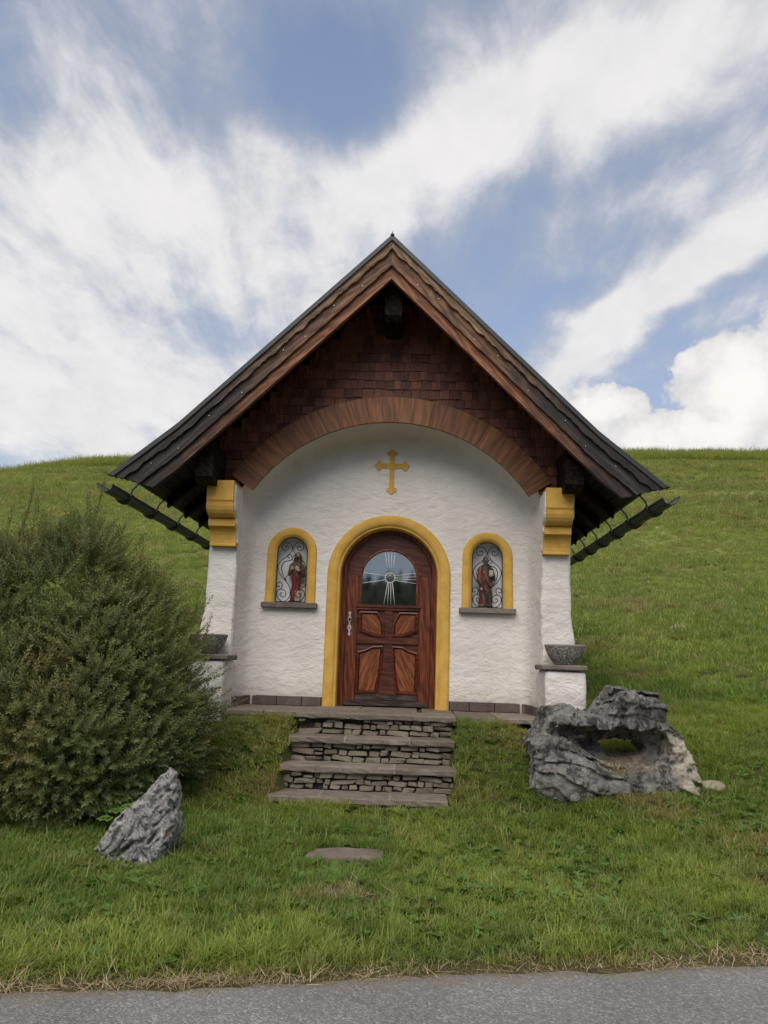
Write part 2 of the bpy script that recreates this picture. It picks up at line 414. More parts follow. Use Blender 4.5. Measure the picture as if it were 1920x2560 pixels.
M_DOORK = wood('kick_board_wood', (.020, .014, .010), (.050, .036, .026), (.095, .075, .06), 0, 1.2, .75)
def m_metal(q):
    n = q.noise(pos_c(q), 14, 4); return prin(q, q.mix(n, (.030, .034, .034), (.055, .060, .058)), .42, n, .05, .003, .5)
M_GUTTER = mat('gutter_metal', m_metal)
M_FLASH = mat('flashing_metal', lambda q: prin(q, q.mix(q.noise(pos_c(q), 9, 3), (.028, .029, .031), (.05, .052, .055)), .45, None, spec=.5, metal=.3))
M_IRON = mat('wrought_iron', lambda q: prin(q, (.012, .011, .011), .5))
M_SCREW = mat('screw_steel', lambda q: prin(q, (.5, .5, .5), .45, metal=.8))
def stone_mat(name, a, b, c_, sc=9, bump=.5, spk=0, rough=.9):
    def f(q):
        p = obj_c(q); r = rnd_o(q); p = q.vm('ADD', p, q.n('ShaderNodeCombineXYZ', {0: q.math('MULTIPLY', r, 31.), 1: q.math('MULTIPLY', r, 17.), 2: r}))
        n = q.noise(p, sc, 6, .65, .2); n2 = q.noise(p, sc*5, 4, .65)
        col = q.ramp(q.math('ADD', q.math('MULTIPLY', n, .75), q.math('MULTIPLY', n2, .25)), [(.25, a), (.5, b), (.78, c_)])
        col = q.mix(q.math('MULTIPLY', r, .7), col, q.mix(1., col, (.50, .47, .44), 'MULTIPLY'))
        if spk:
            vn = q.n('ShaderNodeTexVoronoi', {'Vector': p, 'Scale': spk}, out='Color')
            s_ = q.n('ShaderNodeSeparateColor', {0: vn}, out=0)
            col = q.mix(.75, col, q.ramp(s_, [(.0, (.05, .045, .04)), (.35, (.17, .155, .135)), (.7, (.27, .25, .215)), (1., (.50, .47, .42))]))
            n2 = s_
        return prin(q, col, rough, q.math('ADD', n, q.math('MULTIPLY', n2, .4)), bump, .012, .25)
    return mat(name, f)
M_SLAB = stone_mat('sandstone_slab', (.105, .085, .07), (.205, .17, .14), (.30, .26, .22), 7, .55)
M_RISER = stone_mat('riser_stone', (.13, .11, .08), (.245, .215, .165), (.38, .345, .28), 9, .7)
M_MORTAR = stone_mat('dark_mortar', (.02, .018, .016), (.05, .045, .04), (.11, .10, .09), 12, .6)
M_JOINT = stone_mat('pale_mortar', (.22, .20, .17), (.30, .28, .24), (.40, .37, .33), 12, .6)
M_TILE = stone_mat('plinth_tile', (.085, .062, .055), (.135, .10, .09), (.20, .16, .14), 8, .35)
M_SILL = stone_mat('sill_stone', (.12, .10, .085), (.20, .17, .145), (.29, .255, .22), 12, .4)
M_BOWL = stone_mat('washed_concrete', (.12, .11, .095), (.20, .185, .16), (.30, .28, .25), 10, .9, 75)
M_BOWLRIM = stone_mat('bowl_rim', (.20, .20, .17), (.27, .27, .23), (.34, .34, .30), 10, .3)
def m_rock(pale):
    def f(q):
        p = pos_c(q); n = q.noise(p, 5, 8, .68, .3); n2 = q.noise(p, 22, 6, .7); n3 = q.noise(p, 60, 4, .7)
        mixn = q.math('ADD', q.math('MULTIPLY', n, .5), q.math('ADD', q.math('MULTIPLY', n2, .32), q.math('MULTIPLY', n3, .18)))
        col = q.ramp(mixn, [(.30, (.045, .045, .045)), (.44, (.14, .134, .122)), (.56, (.27, .26, .238)), (.72, (.52, .50, .46))])
        lich = q.map(q.noise(q.mapping(p, scale=(1, 1, .7)), 6, 7, .78), .50, .57)
        col = q.mix(q.math('MULTIPLY', lich, .8), col, (.035, .034, .034))
        if pale == 'right':
            x = q.n('ShaderNodeSeparateXYZ', {0: p}, out=None); xx = q.math('ADD', x.outputs[0], q.math('MULTIPLY', x.outputs[2], .30))
            fr = q.map(q.math('ADD', xx, q.math('MULTIPLY', q.noise(p, 7, 4), .25)), 2.76, 2.90)
            fr = q.math('MULTIPLY', fr, q.map(x.outputs[2], -.02, -.14))
            col = q.mix(fr, col, q.mix(q.map(n2, .35, .7), (.34, .30, .235), (.56, .51, .43)))
            moss = q.math('MULTIPLY', q.map(q.noise(p, 11, 5, .7), .46, .56), q.map(q.vm('DISTANCE', p, (2.23, -1.80, -.40)), .10, .20, 1, 0))
            col = q.mix(q.math('MULTIPLY', moss, .7), col, (.15, .125, .03))
            soil = q.map(q.vm('DISTANCE', q.mapping(p, scale=(1, .6, 1.6)), (2.38, -.9, -.56)), .16, .36, 1, 0)
            col = q.mix(q.math('MULTIPLY', soil, .6), col, q.mix(n2, (.10, .075, .045), (.24, .19, .12)))
        if pale == 'left':
            col = q.mix(.5, col, q.mix(q.map(n3, .3, .7), (.30, .295, .28), (.62, .61, .59)))
            x = q.n('ShaderNodeSeparateXYZ', {0: p}, out=None)
            fr = q.map(q.math('ADD', x.outputs[0], q.math('MULTIPLY', q.noise(p, 8, 4), .22)), -1.37, -1.27)
            col = q.mix(q.math('MULTIPLY', fr, .8), col, q.mix(q.map(n2, .35, .7), (.25, .225, .19), (.50, .47, .43)))
            sk = q.noise(q.mapping(q.mapping(p, rot=(0, rad(-51), 0)), scale=(3.5, 9, 11)), 3.2, 6, .75, .6)
            col = q.mix(q.math('MULTIPLY', q.map(sk, .54, .66), .7), q.mix(q.map(sk, .38, .47, .85, 0), col, (.028, .028, .028)), (.60, .59, .57))
            rust = q.map(q.vm('DISTANCE', p, (-1.42, -3.72, -.70)), .02, .10, 1, 0)
            col = q.mix(q.math('MULTIPLY', rust, q.map(n2, .4, .6)), col, (.25, .15, .08))
        if pale == 'tan': col = q.mix(q.map(n2, .3, .7), (.24, .20, .13), (.44, .39, .28))
        return prin(q, col, .92, q.math('ADD', n2, q.math('MULTIPLY', n3, .5)), 1.0, .03, .2)
    return f
M_ROCKR = mat('karst_limestone', m_rock('right')); M_ROCKL = mat('pointed_limestone', m_rock('left')); M_ROCKT = mat('tan_stone', m_rock('tan'))
def m_asphalt(q):
    p = pos_c(q); v = q.n('ShaderNodeTexVoronoi', {'Vector': p, 'Scale': 95.}, out=None)
    s_ = q.n('ShaderNodeSeparateColor', {0: v.outputs['Color']}, out=0); n = q.noise(p, 1.2, 5, .6)
    col = q.ramp(s_, [(0, (.125, .120, .116)), (.5, (.165, .160, .155)), (.85, (.205, .198, .19)), (1, (.29, .28, .27))])
    col = q.mix(q.map(n, .3, .7), col, q.mix(1., col, (1.25, 1.22, 1.2), 'MULTIPLY'))
    ey = q.n('ShaderNodeSeparateXYZ', {0: p}, out=None)
    d = q.math('SUBTRACT', q.math('ADD', ey.outputs[1], 5.344), q.math('MULTIPLY', ey.outputs[0], .219))
    e = q.map(q.math('ADD', d, q.math('MULTIPLY', q.noise(p, 9, 5, .7), .5)), .02, .26)
    col = q.mix(q.math('MULTIPLY', e, .8), col, (.20, .165, .12))
    return prin(q, col, .9, q.math('SUBTRACT', 1., v.outputs['Distance']), .7, .006, .3)
M_ASPHALT = mat('asphalt', m_asphalt)
def grass_colour(q, p, dry, tint):
    n = q.noise(p, .55, 4, .6); n2 = q.noise(p, 3.1, 4, .6)
    col = q.mix(q.map(n, .35, .68), (.062, .105, .020), (.115, .158, .026))
    col = q.mix(q.math('MULTIPLY', q.map(n2, .4, .7), .55), col, (.050, .088, .024))
    col = q.mix(q.math('MULTIPLY', tint, .45), col, (.15, .16, .035))
    return q.mix(dry, col, (.26, .185, .085))
def m_blade(q):
    col = q.n('ShaderNodeAttribute', out='Color', attribute_type='INSTANCER', attribute_name='gcol')
    pr = prin(q, col, .55, None, spec=.25); tr = q.n('ShaderNodeBsdfTranslucent', {0: q.mix(1., col, (1.2, 1.3, .6), 'MULTIPLY')})
    return q.n('ShaderNodeMixShader', {0: .45, 1: pr, 2: tr})
M_BLADE = mat('grass_blade', m_blade)
def m_ground(q):
    p = pos_c(q); dry = q.n('ShaderNodeAttribute', out='Fac', attribute_type='GEOMETRY', attribute_name='dry')
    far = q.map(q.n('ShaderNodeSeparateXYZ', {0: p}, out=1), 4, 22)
    f1 = q.noise(q.mapping(p, scale=(1, 1.6, 1)), 26, 6, .75); 
    col = grass_colour(q, p, q.math('MULTIPLY', dry, .8), q.math('MULTIPLY', f1, .5))
    near = q.mix(.62, col, (.045, .038, .020))
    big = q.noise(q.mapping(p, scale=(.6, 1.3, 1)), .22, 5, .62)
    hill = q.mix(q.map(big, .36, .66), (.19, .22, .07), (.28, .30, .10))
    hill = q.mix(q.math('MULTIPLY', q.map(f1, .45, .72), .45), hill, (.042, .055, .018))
    # mown swaths near the crest
    y = q.n('ShaderNodeSeparateXYZ', {0: p}, out=1)
    sw = q.noise(q.mapping(q.vm('ADD', p, q.vm('SCALE', q.noise(p, .25, 3, out='Color'), scale=2.0)), scale=(.10, 1.1, .1)), 1.5, 4, .6)
    swf = q.math('MULTIPLY', q.map(sw, .52, .66), q.map(y, 22, 38))
    hill = q.mix(q.math('MULTIPLY', swf, .65), hill, (.040, .050, .018))
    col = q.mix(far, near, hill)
    return prin(q, col, .95, q.math('ADD', f1, q.math('MULTIPLY', sw, q.map(y, 22, 38))), .6, .05, .1)
M_GROUND = mat('meadow_ground', m_ground)
def m_leaf(a, b, c_, trans=.3):
    def f(q):
        r = rnd_o(q); p = pos_c(q); n = q.noise(p, 1.3, 4, .6); n2 = q.noise(p, .9, 3, .6)
        col = q.mix(q.map(n, .35, .66), a, b); col = q.mix(q.map(n2, .50, .68), col, c_)
        col = q.mix(q.math('MULTIPLY', r, .5), col, q.mix(1., col, (1.5, 1.4, 1.0), 'MULTIPLY'))
        pr = prin(q, col, .48, None, spec=.35); tr = q.n('ShaderNodeBsdfTranslucent', {0: q.mix(1., col, (1.2, 1.2, .6), 'MULTIPLY')})
        return q.n('ShaderNodeMixShader', {0: trans, 1: pr, 2: tr})
    return f
M_WILLOW = mat('willow_leaf', m_leaf((.125, .160, .070), (.195, .220, .090), (.190, .180, .080), .4))
M_BROAD = mat('broad_leaf', m_leaf((.08, .155, .030), (.11, .20, .045), (.14, .20, .06)))
M_STEM = mat('brown_stem', lambda q: prin(q, q.mix(q.noise(obj_c(q), 20, 3), (.05, .032, .02), (.10, .07, .045)), .8))
def m_straw(q):
    r = rnd_o(q); col = q.ramp(r, [(0, (.22, .155, .075)), (.5, (.36, .27, .145)), (1, (.52, .42, .27))]); return prin(q, col, .7)
M_STRAW = mat('dry_straw', m_straw)
M_FOREST = mat('dark_forest', lambda q: prin(q, q.mix(q.noise(pos_c(q), .12, 5, .7), (.012, .022, .012), (.035, .055, .022)), .95, spec=.1))
def m_glass(q):
    return prin(q, (.008, .009, .009), .03, None, spec=.5, ior=3.1)
M_GLASS = mat('reflecting_glass', m_glass)
M_LEAD = mat('white_leading', lambda q: prin(q, (.72, .73, .72), .4))
M_HUB = mat('grey_hub_glass', lambda q: prin(q, q.mix(q.noise(obj_c(q), 30, 3), (.05, .055, .055), (.18, .19, .19)), .25))
M_PLATE = mat('pewter_plate', lambda q: prin(q, q.mix(q.noise(obj_c(q), 40, 4), (.30, .31, .30), (.52, .53, .51)), .45, metal=.35))
M_INNER = mat('niche_plaster', lambda q: prin(q, q.mix(q.noise(pos_c(q), 8, 4), (.74, .75, .75), (.80, .80, .80)), .9))
def m_paint(q):
    c_ = q.n('ShaderNodeAttribute', out='Color', attribute_name='paint'); return prin(q, q.mix(q.math('MULTIPLY', q.map(q.noise(pos_c(q), 60, 4), .45, .7), .35), c_, (.05, .035, .025)), .5)
M_PAINT = mat('painted_carving', m_paint)

# ------------------------------------------------------------------ terrain
HX = [-300, -60, -33.6, -24.6, 0, 17, 28, 60, 300]; HZ = [11, 12.3, 15.2, 16.9, 18.1, 18.65, 18.85, 19.0, 18]
def sstep(a, b, x): t = np.clip((x-a)/(b-a), 0, 1); return t*t*(3-2*t)
def terr(x, y, detail=True):
    x = np.asarray(x, float); y = np.asarray(y, float)
    yy = y-.219*(x-.2)*np.clip((-y-2.6)/2.4, 0, 1)*np.clip(1-(np.abs(x)-8)/40, 0, 1)
    mid = np.interp(yy, [-600, -60, -13, -11.5, -5.42, -5.3, -5.15, -4, -3, -2.45, -2.15, -1.85, -1.5, -1.15, -.85, 0], [-6, -3, -1.3, -1.065, -1.065, -1.05, -1.02, -.965, -.91, -.85, -.80, -.62, -.34, -.09, -.05, -.05])
    side = np.interp(yy, [-600, -60, -13, -11.5, -5.42, -5.3, -5.15, -4, -3, -2.2, -1.5, -.8, 0], [-6, -3, -1.3, -1.065, -1.065, -1.05, -1.02, -.955, -.86, -.70, -.47, -.20, -.05])
    w = sstep(1.1, 2.3, np.abs(x)); z = mid*(1-w)+side*w
    H = np.interp(x, HX, HZ); t = np.clip(y, 0, None)/62.0
    p = np.where(t < 1, .5*t+1.65*t*t-1.15*t**3, 1+.35*(t-1)-1.5*(t-1)**2)
    p = np.where(t > 1.45, 1+.35*.45-1.5*.2025-.9*(t-1.45), p)
    z = z+np.maximum(H*p, -30)
    # the steps sit in a cut
    cut = sstep(-.97, -.89, x)*(1-sstep(.66, .80, x))*sstep(-2.16, -2.05, y)*(1-sstep(-.2, .0, y))
    z = z-.30*cut
    if detail:
        P = np.stack([x, y, np.zeros_like(x)], -1)
        road = sstep(-5.2, -4.7, yy)
        z = z+road*(1-cut)*(.030*vnoise(P*1.7)+.016*vnoise(P*5.1+3))
        far = sstep(18, 40, y); z = z+far*(.10*vnoise(P*np.array([.12, .9, 1]))+.06*vnoise(P*np.array([.3, 2.2, 1])+5))
    return z
DRY = [(2.35, -1.95, .38, .22, .9), (2.55, -2.25, .3, .2, .6), (-.18, -4.25, .26, .10, .95), (3.3, -2.9, .55, .35, .65), (3.0, -3.5, .4, .25, .5), (1.5, -1.3, .45, .22, .55), (-1.15, -1.35, .4, .25, .55),
       (-1.0, -1.95, .25, .2, .7), (.95, -1.9, .22, .22, .5), (5.6, 9.5, 1.2, .7, .8), (3.6, 5.0, 1.0, .8, .5), (5.0, 6.2, .7, .5, .4), (-.9, -.98, .9, .10, .6), (1.3, -.98, .6, .12, .8), (-2.05, -3.9, .25, .15, .5)]
def edge_d(x, y): return (y+5.344)-.219*x
def dryness(x, y):
    x = np.asarray(x, float); y = np.asarray(y, float); d = np.zeros_like(x)
    P = np.stack([x, y, np.zeros_like(x)], -1); nz = vnoise(P*4.3)*.5+.5; nb = fbm(P*1.1+9, 3)
    for cx, cy, rx, ry, a in DRY: d = np.maximum(d, a*np.exp(-((x-cx)/rx)**2-((y-cy)/ry)**2)*(.55+.75*nz))
    e = edge_d(x, y); d = np.maximum(d, np.exp(-np.clip(e, 0, None)/.06)*.85)
    d = np.maximum(d, sstep(.18, .5, nb)*.40)
    return np.clip(d, 0, 1)
def axis_coords(a, b, step, lo, hi, grow=1.14):
    c = list(np.arange(a, b+1e-6, step)); s = step; p = b
    while p < hi: s *= grow; p += s; c.append(p)
    s = step; p = a; pre = []
    while p > lo: s *= grow; p -= s; pre.append(p)
    return np.array(pre[::-1]+c)
xs = axis_coords(-5, 5.5, .07, -420, 420); ys = axis_coords(-6, 3, .07, -420, 300, 1.10)
XX, YY = np.meshgrid(xs, ys, indexing='ij'); ZZ = terr(XX, YY)
nx, ny = XX.shape; idx = np.arange(nx*ny).reshape(nx, ny)
V = np.stack([XX.ravel(), YY.ravel(), ZZ.ravel()], 1)
Q = np.stack([idx[:-1, :-1].ravel(), idx[1:, :-1].ravel(), idx[1:, 1:].ravel(), idx[:-1, 1:].ravel()], 1)
me = mkmesh('ground', V, Q.tolist(), M_GROUND, True)
at = me.attributes.new('dry', 'FLOAT', 'POINT'); at.data.foreach_set('value', dryness(XX.ravel(), YY.ravel()).astype(np.float32))
tag(link('ground', me), kind='structure')
# road
u = np.concatenate([np.linspace(-300, -9, 60), np.arange(-8.9, 9, .06), np.linspace(9.1, 300, 60)]); vv = np.array([0, -.05, -.15, -.5, -1.5, -3.2, -5.0, -6.2])
U, W = np.meshgrid(u, vv, indexing='ij'); n_ = len(u)
PE = np.stack([U*2.7, U*0, U*0], -1); je = .05*vnoise(PE)+.03*vnoise(PE*3.7)
RX = U; RY = -5.344+.219*np.clip(U, -40, 40)+W+np.where(W == 0, je, je*np.exp(W*4))
RZ = -1.05+.01*np.minimum(-W, 2)/2+np.where(W == 0, -.012, 0)
idx = np.arange(RX.size).reshape(RX.shape)
Q = np.stack([idx[:-1, :-1].ravel(), idx[:-1, 1:].ravel(), idx[1:, 1:].ravel(), idx[1:, :-1].ravel()], 1)
tag(link('road', mkmesh('road', np.stack([RX.ravel(), RY.ravel(), RZ.ravel()], 1), Q.tolist(), M_ASPHALT, True)), kind='structure')
# wooded mountain across the valley (behind the viewer, mirrored in the door glass)
mx = np.linspace(-900, 900, 260); my = np.linspace(-900, -230, 60)
MX, MY = np.meshgrid(mx, my, indexing='ij'); P = np.stack([MX, MY, MX*0], -1)
crest = np.interp(MX, [-900, -300, -40, 40, 300, 900], [30, 36, 38, 50, 95, 150])
MZ = -8+crest*1.15*sstep(-230, -430, MY)+sstep(-230, -300, MY)*(6*fbm(P*.012, 4)+5*np.abs(vnoise(P*.11)))
idx = np.arange(MX.size).reshape(MX.shape)
Q = np.stack([idx[:-1, :-1].ravel(), idx[1:, :-1].ravel(), idx[1:, 1:].ravel(), idx[:-1, 1:].ravel()], 1)
tag(link('mountain', mkmesh('mountain', np.stack([MX.ravel(), MY.ravel(), MZ.ravel()], 1), Q.tolist(), M_FOREST, True)), kind='structure')
tb = MB()
for i in range(700):
    a = rng.uniform(-250, 250); b = rng.uniform(-470, -300); ci = int((a+900)/1800*259); cj = int((b+900)/670*59)
    z0 = MZ[ci, cj]-1; h = rng.uniform(5, 11)
    for t_ in range(3):
        n = 6; r = h*.2*(1-.25*t_); zb = z0+h*(.1+.25*t_); zt = z0+h*(.5+.25*t_)
        tb.add([(a+r*math.cos(2*math.pi*j/n), b+r*math.sin(2*math.pi*j/n), zb) for j in range(n)]+[(a, b, zt)], [(j, (j+1) % n, n) for j in range(n)])
tag(tb.build('far_conifer_wood', M_FOREST), 'dark conifer wood on the far mountain, mirrored in the door glass', 'wood', kind='stuff')

# ------------------------------------------------------------------ chapel
chapel = empty('chapel', (0, 0, 0), 'small white plastered wayside chapel with steep gabled roof and yellow arched doorway', 'chapel')
YF = -.5                                   # plane of the gable and pillars
AC, AR = 1.408, 2.10                       # arch centre height and opening radius
def roof_z(x):                             # top line of the roof at the gable
    x = abs(x); return float(np.interp(x, [0, 2.3, 3.02], [5.33, 3.045, 2.445]))
# --- recessed front wall
def opening(off):
    hw = 1.79-off; R_ = AR-off*1.25
    a0 = math.acos(hw/R_); pts = [(hw, -.25)]
    zs = AC+R_*math.sin(a0)
    pts += [(hw, -.25+(zs+.25)*t/14) for t in range(1, 14)]
    pts += [(R_*math.cos(a0+(math.pi-2*a0)*t/48), AC+R_*math.sin(a0+(math.pi-2*a0)*t/48)) for t in range(49)]
    pts += [(-hw, zs-(zs+.25)*t/14) for t in range(1, 14)]+[(-hw, -.25)]
    return pts
prof = [(0, YF-.0), (.015, -.40), (.035, -.30), (.05, -.22), (.07, -.14), (.095, -.075), (.13, -.03), (.18, -.006), (.23, 0)]
mb = MB(); rings = [[(x, y, z) for x, z in opening(o_)] for o_, y in prof]; n = len(rings[0])
vs = [p for r in rings for p in r]
fs = [(i*n+j, (i+1)*n+j, (i+1)*n+j+1, i*n+j+1) for i in range(len(rings)-1) for j in range(n-1)]
mb.add(vs, fs)
inner = [(x, z) for x, z in opening(.23)]
def arch_loop(cx, hw, cz, zb, n=24, rev=False):
    pts = [(cx+hw, zb)]+[(cx+hw*math.cos(math.pi*t/n), cz+hw*math.sin(math.pi*t/n)) for t in range(n+1)]+[(cx-hw, zb)]
    return pts[::-1] if rev else pts
NX = 1.205; NZ = 1.84
loop = inner + arch_loop(0, .68, 1.574, -.25, rev=True)     # the doorway interrupts the bottom edge
holes = [arch_loop(s*NX, .235, NZ, 1.20) for s in (-1, 1)]
alls = loop+holes[0]+holes[1]
tri = tessellate_polygon([[Vector((x, z, 0)) for x, z in L_] for L_ in (loop, holes[0], holes[1])])
def orient(t):
    a, b, c_ = t
    w = (alls[b][0]-alls[a][0])*(alls[c_][1]-alls[a][1])-(alls[c_][0]-alls[a][0])*(alls[b][1]-alls[a][1])
    return (a, b, c_) if w > 0 else (a, c_, b)
nb_ = len(mb.v); mb.add([(x, 0, z) for x, z in alls], [orient(t) for t in tri])
wall = mb.build('wall', M_PLASTER, chapel)
me = wall.data; sm = [False]*len(me.polygons)
for i in range(len(fs)): sm[i] = True
me.polygons.foreach_set('use_smooth', sm)
# outer walls behind the front
mb = MB()
for s in (-1, 1): mb.box(min(s*1.84, s*2.10), max(s*1.84, s*2.10), -.40, 3.9, -.7, 2.75)
mb.box(-1.84, 1.84, 3.62, 3.88, -.7, 2.75); mb.prism_xz([(-2.1, 2.75), (2.1, 2.75), (0, 4.85)], 3.63, 3.87)
mb.build('outer_wall', M_PLASTER, chapel)
# --- pillars with pedestals
for s in (-1, 1):
    def f_pil(P, s=s):
        Q_ = P.copy(); Q_[..., 0] = Q_[..., 0]*s
        warp_ = .012*fbm(P*4.0+s*3, 3)
        fl = .05*sstep(1.15, .75, Q_[..., 2]); Q2 = Q_.copy(); Q2[..., 0] = Q2[..., 0]-fl*(Q_[..., 0] > 1.95)
        d = s_box(Q2, (1.775, YF, -.8), (2.125, -.15, 2.56), .03)
        d2 = s_box(Q_, (1.745, -.97, -.8), (2.185, -.3, .505), .035)
        return np.minimum(d, d2)+warp_+.006*fbm(P*14, 3)
    lo = (1.68, -1.02, -.8) if s > 0 else (-2.25, -1.02, -.8); hi = (2.25, -.1, 2.62) if s > 0 else (-1.68, -.1, 2.62)
    sdf_obj('pillar', f_pil, lo, hi, .022, M_PLASTER, chapel)
    def bb(x0, x1): return (min(s*x0, s*x1), max(s*x0, s*x1))
    x0, x1 = bb(1.70, 2.195)
    mb = MB(); mb.box(x0, x1, -1.0, -.50, .507, .565, b=.012); mb.build('ledge_slab', M_SLAB, chapel)
    # yellow corbel under the purlin
    P2 = [(-.45, 2.545), (-.85, 2.545), (-.85, 2.315), (-.842, 2.305), (-.835, 2.29)]
    P2 += [(-.835+.16*(1-math.cos(t*math.pi/2/6)), 2.29-.165*math.sin(t*math.pi/2/6)) for t in range(1, 7)]
    P2 += [(-.69, 2.118), (-.69, 2.038), (-.678, 2.03)]
    P2 += [(-.678+.10*math.sin(t*math.pi/2/6), 2.03-.18*(1-math.cos(t*math.pi/2/6))) for t in range(1, 7)]
    P2 += [(-.578, 1.845), (-.588, 1.838), (-.588, 1.818), (-.45, 1.818)]
    CK = list(P2); x0, x1 = bb(1.79, 2.095); k_ = len(P2)
    v = [(x0, y, z) for y, z in P2]+[(x1, y, z) for y, z in P2]
    tr = tessellate_polygon([[Vector((y, z, 0)) for y, z in P2]])
    f = [(i, i+k_, (i+1) % k_+k_, (i+1) % k_) for i in range(k_)]
    for t in tr: f.append(tuple(t)); f.append(tuple(i+k_ for i in t[::-1]))
    o = link('corbel', mkmesh('corbel', v, f, M_YELLOW), chapel)
    # rough plaster cheek around the corbel
    def f_ck(P, s=s):
        Q_ = P.copy(); Q_[..., 0] = Q_[..., 0]*s
        pd = s_poly(Q_[..., [1, 2]], CK)+.032
        return smax(pd, np.abs(Q_[..., 0]-1.945)-.172, .03)+.010*fbm(P*6+s, 3)
    sdf_obj('plaster_cheek', f_ck, (1.72, -.85, 1.8) if s > 0 else (-2.17, -.85, 1.8), (2.17, -.35, 2.6) if s > 0 else (-1.72, -.35, 2.6), .018, M_PLASTER, chapel)

# --- gable: backing, shingles
mb = MB(); A = np.linspace(rad(20), rad(160), 90); v = []
for a in A:
    ca, sa = math.cos(a), math.sin(a); r0 = AR; r = r0
    while AC+r*sa < roof_z(r*ca)-.30 and r*abs(ca) < 2.12 and r < 5: r += .01
    v += [(r0*ca, YF+.012, AC+r0*sa), (r*ca, YF+.012, AC+r*sa)]
mb.add(v, [(2*i, 2*i+1, 2*i+3, 2*i+2) for i in range(len(A)-1)])
gable = mb.build('gable', M_DARKWOOD, chapel)
sh_meshes = []
for k_ in range(5):
    j = lambda a: rng.uniform(-a, a)
    L_ = .175; v = []
    for y, z in ((.0, L_), (-.004, L_), ):
        pass
    v = [(-.5, 0, L_), (.5, 0, L_), (-.5, -.006, L_), (.5, -.006, L_), (-.5+j(.02), -.022, j(.006)), (.5+j(.02), -.022, j(.006)), (-.5, -.008, 0), (.5, -.008, 0), (0, -.0225-abs(j(.002)), j(.007)), (0, -.007, L_)]
    f = [(2, 4, 8, 9), (9, 8, 5, 3), (4, 6, 7, 5, 8), (2, 0, 6, 4), (3, 5, 7, 1), (0, 2, 9, 3, 1)]
    sh_meshes.append(mkmesh('shingle', v, f, M_SHINGLE))
row = 0; z = 2.53; shingles = []
while z < 4.72:
    lim = min(2.13, (5.33-.24-z)/.99)
    x = -lim-rng.uniform(0, .1)
    while x < lim:
        w = rng.uniform(.072, .145); cx = x+w/2
        r_ = math.hypot(cx, z+.06-AC)
        if r_ > 2.15 and abs(cx) < lim:
            if abs(cx)+w/2 > lim: w = max(.05, 2*(lim-abs(cx)))
            shingles.append((cx, z+rng.uniform(-.006, .006), w*.962))
        x += w
    z += .115; row += 1
shingles.sort(key=lambda q: q[1]*1+abs(q[0])*.2)
rest = MB()
for i, (cx, z, w) in enumerate(shingles):
    me = sh_meshes[i % 5]; M = Matrix.Translation((cx, YF-.004, z)) @ Matrix.Rotation(rng.uniform(-.012, .012), 4, 'Y') @ Matrix.Diagonal((w, rng.uniform(.8, 1.3), 1, 1))
    if i < 298: link('shingle', me, gable, M)
    else: rest.add([M @ p.co for p in me.vertices], [tuple(p.vertices) for p in me.polygons])
if rest.v: tag(rest.build('upper_shingles', M_SHINGLE, gable), kind='stuff')
print('shingles', len(shingles))
# --- wooden arch band of radial planks
RI, RO = 1.96, 2.272; a0, a1 = rad(33.6), rad(180-33.6)
mb = MB(); aa = np.linspace(a0+.01, a1-.01, 40); v = []
for a in aa:
    for r in (RI+.01, RO-.01): v.append((r*math.cos(a), YF-.02, AC+r*math.sin(a)))
mb.add(v, [(2*i, 2*i+1, 2*i+3, 2*i+2) for i in range(39)])
band = mb.build('arch_band', M_DARKWOOD, chapel)
cuts = [a0]
while cuts[-1] < a1-.04: cuts.append(cuts[-1]+rng.uniform(.065, .13))
cuts[-1] = a1
for i in range(len(cuts)-1):
    b0, b1 = cuts[i]+.0007, cuts[i+1]-.0007; c_ = (b0+b1)/2; yo = rng.uniform(-.004, .004)
    R0 = Matrix.Rotation(math.pi/2-c_, 4, 'Y') ; K_ = 4; v = []
    for r in (RI, RO):
        for y in (-.070+yo, -.028):
            for t in range(K_+1):
                a = b0+(b1-b0)*t/K_-c_; v.append((r*math.sin(-a), y, r*math.cos(a)))
    n = K_+1; q = lambda a, b, t: (a*2+b)*n+t; f = []
    for t in range(K_):
        f += [(q(0,0,t), q(1,0,t), q(1,0,t+1), q(0,0,t+1)), (q(0,0,t), q(0,0,t+1), q(0,1,t+1), q(0,1,t)), (q(1,0,t), q(1,1,t), q(1,1,t+1), q(1,0,t+1)), (q(0,1,t), q(0,1,t+1), q(1,1,t+1), q(1,1,t))]
    f += [(q(0,0,0), q(0,1,0), q(1,1,0), q(1,0,0)), (q(0,0,K_), q(1,0,K_), q(1,1,K_), q(0,1,K_))]
    # shift so that the object origin sits in the plank
    v = [(x, y, z_-2.1) for x, y, z_ in v]
    M = Matrix.Translation((0, YF-.0, AC)) @ R0 @ Matrix.Translation((0, 0, 2.1))
    me = mkmesh('plank', v, f, M_ARCH); link('plank', me, band, M)

